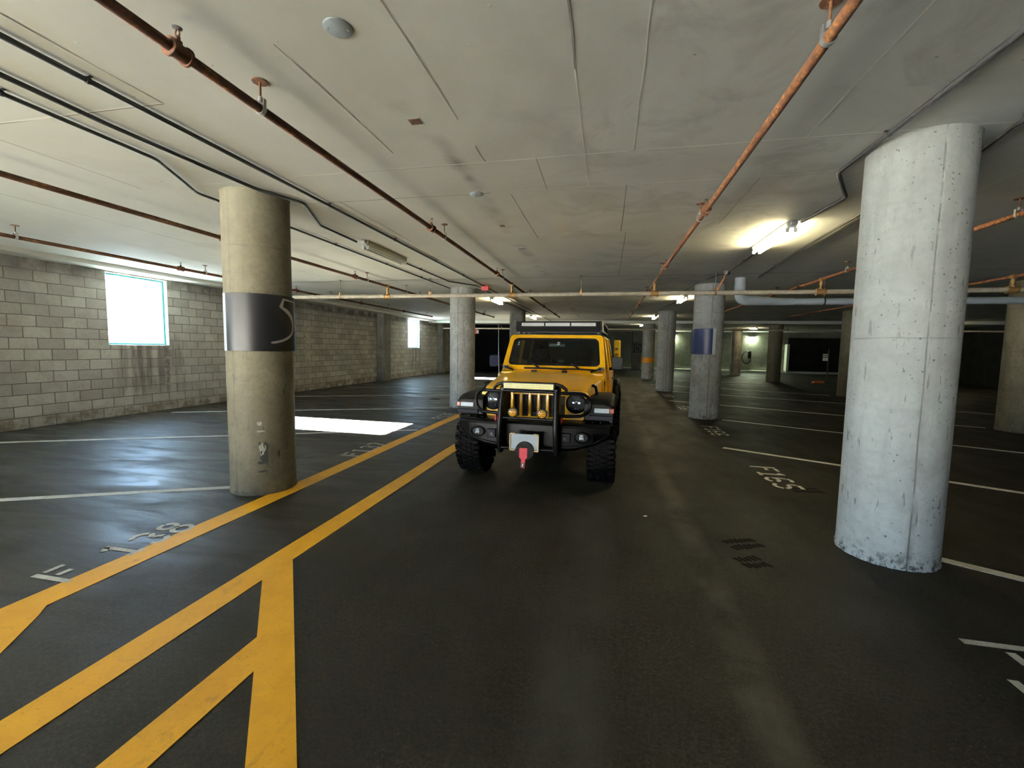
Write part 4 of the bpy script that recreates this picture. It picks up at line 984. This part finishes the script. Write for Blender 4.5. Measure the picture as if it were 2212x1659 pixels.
# windshield
B0, B1 = (1.585, 1.285), (1.865, 1.800)
def wpt(s, t, off=0):
    hw_ = .765 + (.700 - .765) * t
    y = B0[0] + (B1[0] - B0[0]) * t; z = B0[1] + (B1[1] - B0[1]) * t
    L = math.hypot(B1[0] - B0[0], B1[1] - B0[1]); ny, nz = -(B1[1] - B0[1]) / L, (B1[0] - B0[0]) / L
    return (s * hw_, y + ny * off, z + nz * off)
def rrect(s0, s1, t0, t1, rs, rt, n=6):
    P = []
    for cx, cy, a0 in ((s1 - rs, t1 - rt, 0), (s0 + rs, t1 - rt, 90), (s0 + rs, t0 + rt, 180), (s1 - rs, t0 + rt, 270)):
        for i in range(n + 1):
            a = math.radians(a0 + 90 * i / n); P.append((cx + rs * math.cos(a), cy + rt * math.sin(a)))
    return P
def ringmesh(mb, A, Bp, o0, o1):
    mb.loft([[wpt(*p, o0) for p in A], [wpt(*p, o1) for p in A], [wpt(*p, o1) for p in Bp], [wpt(*p, o0) for p in Bp], [wpt(*p, o0) for p in A]], cap=False)
OUT, INN = rrect(-1, 1, 0, 1, .07, .10), rrect(-.905, .905, .115, .915, .10, .13)
FR2 = rrect(-.865, .865, .165, .865, .08, .12)
m = MB(); ringmesh(m, OUT, INN, -.03, .03); ws = m.build('windshield_frame', M['paint'], CAR, bevel=.006)
m = MB(); ringmesh(m, INN, FR2, -.004, .014); m.build('black_border', M['black'], ws)
m = MB(); vs = [wpt(*p, .006) for p in INN]; m.quad(vs); gl = m.build('glass', M['car_glass'], ws)
m = MB(); p = wpt(.17, .72, -.002); m.ribbon([(0, 0), (0, .045)], .008, lambda u, v: wpt(.055 + u / .72, .72 + v / .55, .016)); m.ribbon([(.002, .045), (.018, .043), (.026, .033), (.026, .012), (.018, .002), (.002, 0)], .008, lambda u, v: wpt(.055 + u / .72, .72 + v / .55, .016)); m.build('permit_sticker', M['white'], ws, fixn=False)
m = MB()
for z0, z1 in ((.70, .74), (.76, .80)): m.quad([wpt(-.80, z0, .016), wpt(-.77, z0, .016), wpt(-.765, z1, .016), wpt(-.795, z1, .016)])
m.build('registration_sticker', plain('pale_sticker', (.30, .38, .38), .5), ws, fixn=False)
for x0, x1, xa in ((-.40, .22, -.18), (.08, .62, .40)):
    m = MB(); m.tube([(x0, 1.475, 1.318), ((x0 + x1) / 2, 1.47, 1.322), (x1, 1.475, 1.312)], .012, 8)
    m.tube([(xa, 1.50, 1.32), (xa - .06, 1.56, 1.355), (xa - .13, 1.60, 1.385)], .014, 8)
    m.build('wiper', M['plastic'], CAR)
# doors, windows, hard top
for s in (-1, 1):
    for nm, y0, y1 in (('front_door', 1.72, 2.68), ('rear_door', 2.72, 3.50)):
        m = MB(); X0, X1 = .775, .815
        m.loft([[(s * .77, y, .66), (s * .815, y, .66), (s * .825, y, 1.0), (s * .805, y, 1.28), (s * .77, y, 1.28)] for y in (y0, y1)])
        fr = [(y0 + .03, 1.28), (y0 + .20 if nm == 'front_door' else y0 + .04, 1.775), (y1 - .03, 1.775), (y1 - .02, 1.28)]
        path = [(s * (.79 - (z - 1.28) * .17), y, z) for y, z in fr]; m.tube(path, .022, 8)
        d = m.build(nm, M['paint'], CAR, bevel=.008)
        g = MB(); g.quad([(s * (.785 - (z - 1.28) * .17), y, z) for y, z in fr]); g.build('side_glass', M['car_glass'], d)
        h = MB(); h.bx(s * .826, s * .845, y1 - .22, y1 - .06, 1.13, 1.16); h.build('handle', M['black'], d, bevel=.005)
    m = MB(); m.loft([[(s * .80, 1.80, 1.30), (s * .80, 1.86, 1.30), (s * .80, 1.86, 1.34), (s * .80, 1.80, 1.34)], [(s * .86, 1.72, 1.31), (s * .86, 1.80, 1.31), (s * .86, 1.80, 1.36), (s * .86, 1.72, 1.36)]])
    m.build('mirror_arm', M['plastic'], CAR)
    m = MB(); m.loft([[(s * x, 1.66, z) for x, z in ((.835, 1.325), (.835, 1.49), (.86, 1.505), (.985, 1.495), (1.0, 1.47), (.995, 1.335), (.97, 1.315))], [(s * x, 1.76, z) for x, z in ((.845, 1.335), (.845, 1.48), (.865, 1.495), (.975, 1.485), (.99, 1.46), (.985, 1.345), (.96, 1.325))]])
    mr = m.build('side_mirror', M['plastic'] if s > 0 else plain('dark_blue_black_plastic', (.004, .005, .012), .6, spec=.03), CAR, bevel=.010)
    g = MB(); g.bx(s * .86, s * .975, 1.762, 1.766, 1.345, 1.475); g.build('mirror_glass', M['chrome'], mr)
m = MB(); m.loft([[(-.70, y, 1.785), (-.70, y, zt - .03), (-.65, y, zt), (.65, y, zt), (.70, y, zt - .03), (.70, y, 1.785)] for y, zt in ((1.87, 1.822), (2.1, 1.84), (4.2, 1.83), (4.40, 1.81))])
m.loft([[(-.79, 3.55, 1.27), (-.70, 3.55, 1.80), (-.66, 3.55, 1.80), (-.75, 3.55, 1.27)], [(-.79, 4.40, 1.27), (-.70, 4.36, 1.80), (-.66, 4.36, 1.80), (-.75, 4.40, 1.27)]])
m.loft([[(.75, 3.55, 1.27), (.66, 3.55, 1.80), (.70, 3.55, 1.80), (.79, 3.55, 1.27)], [(.75, 4.40, 1.27), (.66, 4.36, 1.80), (.70, 4.36, 1.80), (.79, 4.40, 1.27)]])
m.build('hard_top', M['black'], CAR, bevel=.012)
m = MB(); m.bx(-.72, .72, 4.32, 4.38, .70, 1.80); m.build('tailgate', M['black'], CAR)
m = MB(); m.lathe([(.20, 4.40), (.40, 4.41), (.42, 4.45), (.42, 4.62), (.39, 4.66), (.20, 4.66)], c=(0, 0, 1.10), axis='y', seg=40); m.build('spare_wheel', M['rubber'], CAR)
m = MB(); m.tube([(-.745, 1.35, 1.20), (-.765, 1.37, 1.60), (-.775, 1.39, 1.97)], [.006, .0045, .003], 8); m.lathe([(.02, 1.20), (.016, 1.235)], c=(-.745, 1.35, 0), seg=10); m.build('antenna', M['galv'], CAR)
# fuel can on the rear quarter
m = MB(); m.bx(.80, .93, 3.40, 3.70, 1.44, 1.78); fc = m.build('fuel_can', plain('bright_yellow_plastic', (.80, .52, .01), .4), CAR, bevel=.025)
for z in (1.50, 1.60):
    m = MB(); m.bx(.925, .936, 3.47, 3.63, z, z + .035); m.build('slot', M['brass'], fc)
    m = MB(); m.bx(.84, .89, 3.392, 3.402, z, z + .04); m.build('slot', M['brass'], fc)
# roof rack
rk = thing('roof_rack', None, None); rk.parent = CAR
m = MB(); m.loft([[(-.66, 1.98, 1.865), (.66, 1.98, 1.865), (.66, 2.00, 1.865), (-.66, 2.00, 1.865)], [(-.655, 2.02, 2.03), (.64, 2.02, 2.03), (.64, 2.05, 2.03), (-.655, 2.05, 2.03)]])
m.build('wind_fairing', M['black'], rk, bevel=.004)
m = MB()
for s in (-1, 1):
    m.tube([(s * .645, 2.02, 2.02), (s * .655, 2.9, 2.02), (s * .655, 3.95, 2.02)], .017, 10); m.tube([(s * .66, 1.99, 1.89), (s * .66, 2.9, 1.89), (s * .66, 3.95, 1.89)], .017, 10)
    for y in (2.02, 2.4, 2.8, 3.2, 3.6, 3.95): m.tube([(s * .658, y, 1.89), (s * .655, y, 2.02)], .012, 8); m.bx(s * .62 - .02, s * .62 + .02, y - .02, y + .02, 1.80, 1.885)
    m.loft([[(s * .665, 2.00, 1.87), (s * .675, 2.00, 1.87), (s * .675, 2.55, 1.87), (s * .665, 2.55, 1.87)], [(s * .655, 2.04, 2.03), (s * .665, 2.04, 2.03), (s * .665, 2.45, 2.03), (s * .655, 2.45, 2.03)]])
m.tube([(-.65, 3.95, 2.02), (.65, 3.95, 2.02)], .017, 10)
for y in [2.1 + .2 * k for k in range(10)]: m.bx(-.655, .655, y - .02, y + .02, 1.875, 1.895)
m.build('rack_frame', M['black'], rk)
for x0, x1 in ((-.565, -.215), (-.185, .185), (.215, .575)):
    light_bar('roof_light', x0, x1, 1.965, 1.955, 2.000, CAR, M['lens'], 20, .05)
# interior
for s in (-1, 1):
    m = MB(); m.loft([[(s * .36 - .24, y, z), (s * .36 + .24, y, z), (s * .36 + .24, y + .12, z), (s * .36 - .24, y + .12, z)] for y, z in ((2.42, .92), (2.48, 1.2), (2.54, 1.42))]); m.bx(s * .36 - .24, s * .36 + .24, 2.0, 2.5, .80, .95)
    m.bx(s * .36 - .12, s * .36 + .12, 2.55, 2.63, 1.45, 1.62)
    st_ = m.build('front_seat', M['interior'], CAR, bevel=.03)
    if s < 0:
        m = MB(); m.tube([(-.52, 2.40, 1.34), (-.52, 2.44, 1.46), (-.48, 2.48, 1.52), (-.43, 2.48, 1.525), (-.36, 2.46, 1.47), (-.30, 2.46, 1.46), (-.24, 2.48, 1.52), (-.19, 2.48, 1.525), (-.16, 2.44, 1.46), (-.16, 2.40, 1.38)], .006, 6); m.build('seat_piping', M['rope'], st_)
m = MB(); m.bx(-.72, .72, 1.70, 1.98, 1.02, 1.30); m.build('dashboard', M['interior'], CAR, bevel=.03)
m = MB(); m.tube([(.36 + .18 * math.cos(2 * PI * i / 24), 2.08 + .05 * math.sin(2 * PI * i / 24), 1.30 + .17 * math.sin(2 * PI * i / 24)) for i in range(24)], .015, 8, closed=True); m.build('steering_wheel', M['interior'], CAR)
m = MB(); m.bx(-.13, .13, 1.96, 1.99, 1.63, 1.69); m.build('rear_view_mirror', plain('grey_green_mirror', (.05, .075, .07), .3), CAR, bevel=.012)
m = MB(); m.bx(.04, .12, 1.88, 1.90, 1.40, 1.44); m.tube([(.08, 1.90, 1.40), (.08, 1.94, 1.32)], .01, 6); m.tube([(-.22, 1.92, 1.375), (.06, 1.92, 1.375)], .004, 6); m.build('phone_mount', plain('grey_phone_mount', (.16, .18, .18), .4), CAR)

# ------------------------------------------------------------------ light and camera
W = bpy.data.worlds.new('World'); scene.world = W; W.use_nodes = True
bg = W.node_tree.nodes['Background']; bg.inputs[0].default_value = (.42, .67, 1.0, 1); bg.inputs[1].default_value = 9.0
def portal(loc, rot, sx_, sy_):
    l = bpy.data.lights.new('sky_portal', 'AREA'); l.shape = 'RECTANGLE'; l.size = sx_; l.size_y = sy_; l.cycles.is_portal = True
    o = bpy.data.objects.new('sky_portal', l); COL.objects.link(o); o.location = loc; o.rotation_euler = rot
for a, b in WIN: portal((XL - .31, (a + b) / 2, (WZ0 + WZ1) / 2), (0, -PI / 2, 0), WZ1 - WZ0, b - a)
portal((-5.35, YN - .26, .7), (PI / 2, 0, 0), 7.7, 1.4)
portal((XL - .31, -5.05, 1.35), (0, -PI / 2, 0), 2.7, 4.9)
sun = bpy.data.lights.new('sun', 'SUN'); sun.energy = 1500; sun.angle = math.radians(.6); sun.color = (1., .97, .91)
so = bpy.data.objects.new('sun', sun); COL.objects.link(so); so.location = (-20, 8, 12)
d = Vector((6.6, -.16, -3.05)).normalized(); so.rotation_euler = d.to_track_quat('-Z', 'Y').to_euler()

cam = bpy.data.cameras.new('camera'); co = bpy.data.objects.new('camera', cam); COL.objects.link(co)
F, YAW, PITCH, ROLL = 943.78, .210888, .0813016, .01574
cam.sensor_width = 36; cam.lens = F / 2212 * 36; cam.clip_end = 500
cy_, sy_ = math.cos(YAW), math.sin(YAW)
Rz = Matrix(((cy_, sy_, 0), (-sy_, cy_, 0), (0, 0, 1))); B = Matrix(((1, 0, 0), (0, 0, -1), (0, 1, 0)))
Rx = Matrix(((1, 0, 0), (0, math.cos(PITCH), -math.sin(PITCH)), (0, math.sin(PITCH), math.cos(PITCH))))
Rr = Matrix(((math.cos(ROLL), -math.sin(ROLL), 0), (math.sin(ROLL), math.cos(ROLL), 0), (0, 0, 1)))
Mw = Rr @ Rx @ B @ Rz
right, down, fwd = Vector(Mw[0]), Vector(Mw[1]), Vector(Mw[2])
mat = Matrix((right, -down, -fwd)).transposed().to_4x4(); mat.translation = (0, 0, 1.6)
co.matrix_world = mat
scene.camera = co

scene.view_settings.view_transform = 'Standard'; scene.view_settings.look = 'None'
scene.view_settings.exposure = 1.0; scene.view_settings.gamma = 1; scene.view_settings.use_curve_mapping = False
c = scene.cycles
c.use_denoising = True; c.max_bounces = 9; c.diffuse_bounces = 6; c.glossy_bounces = 3; c.transparent_max_bounces = 10
c.caustics_reflective = False; c.caustics_refractive = False; c.sample_clamp_indirect = 8; c.use_adaptive_sampling = True
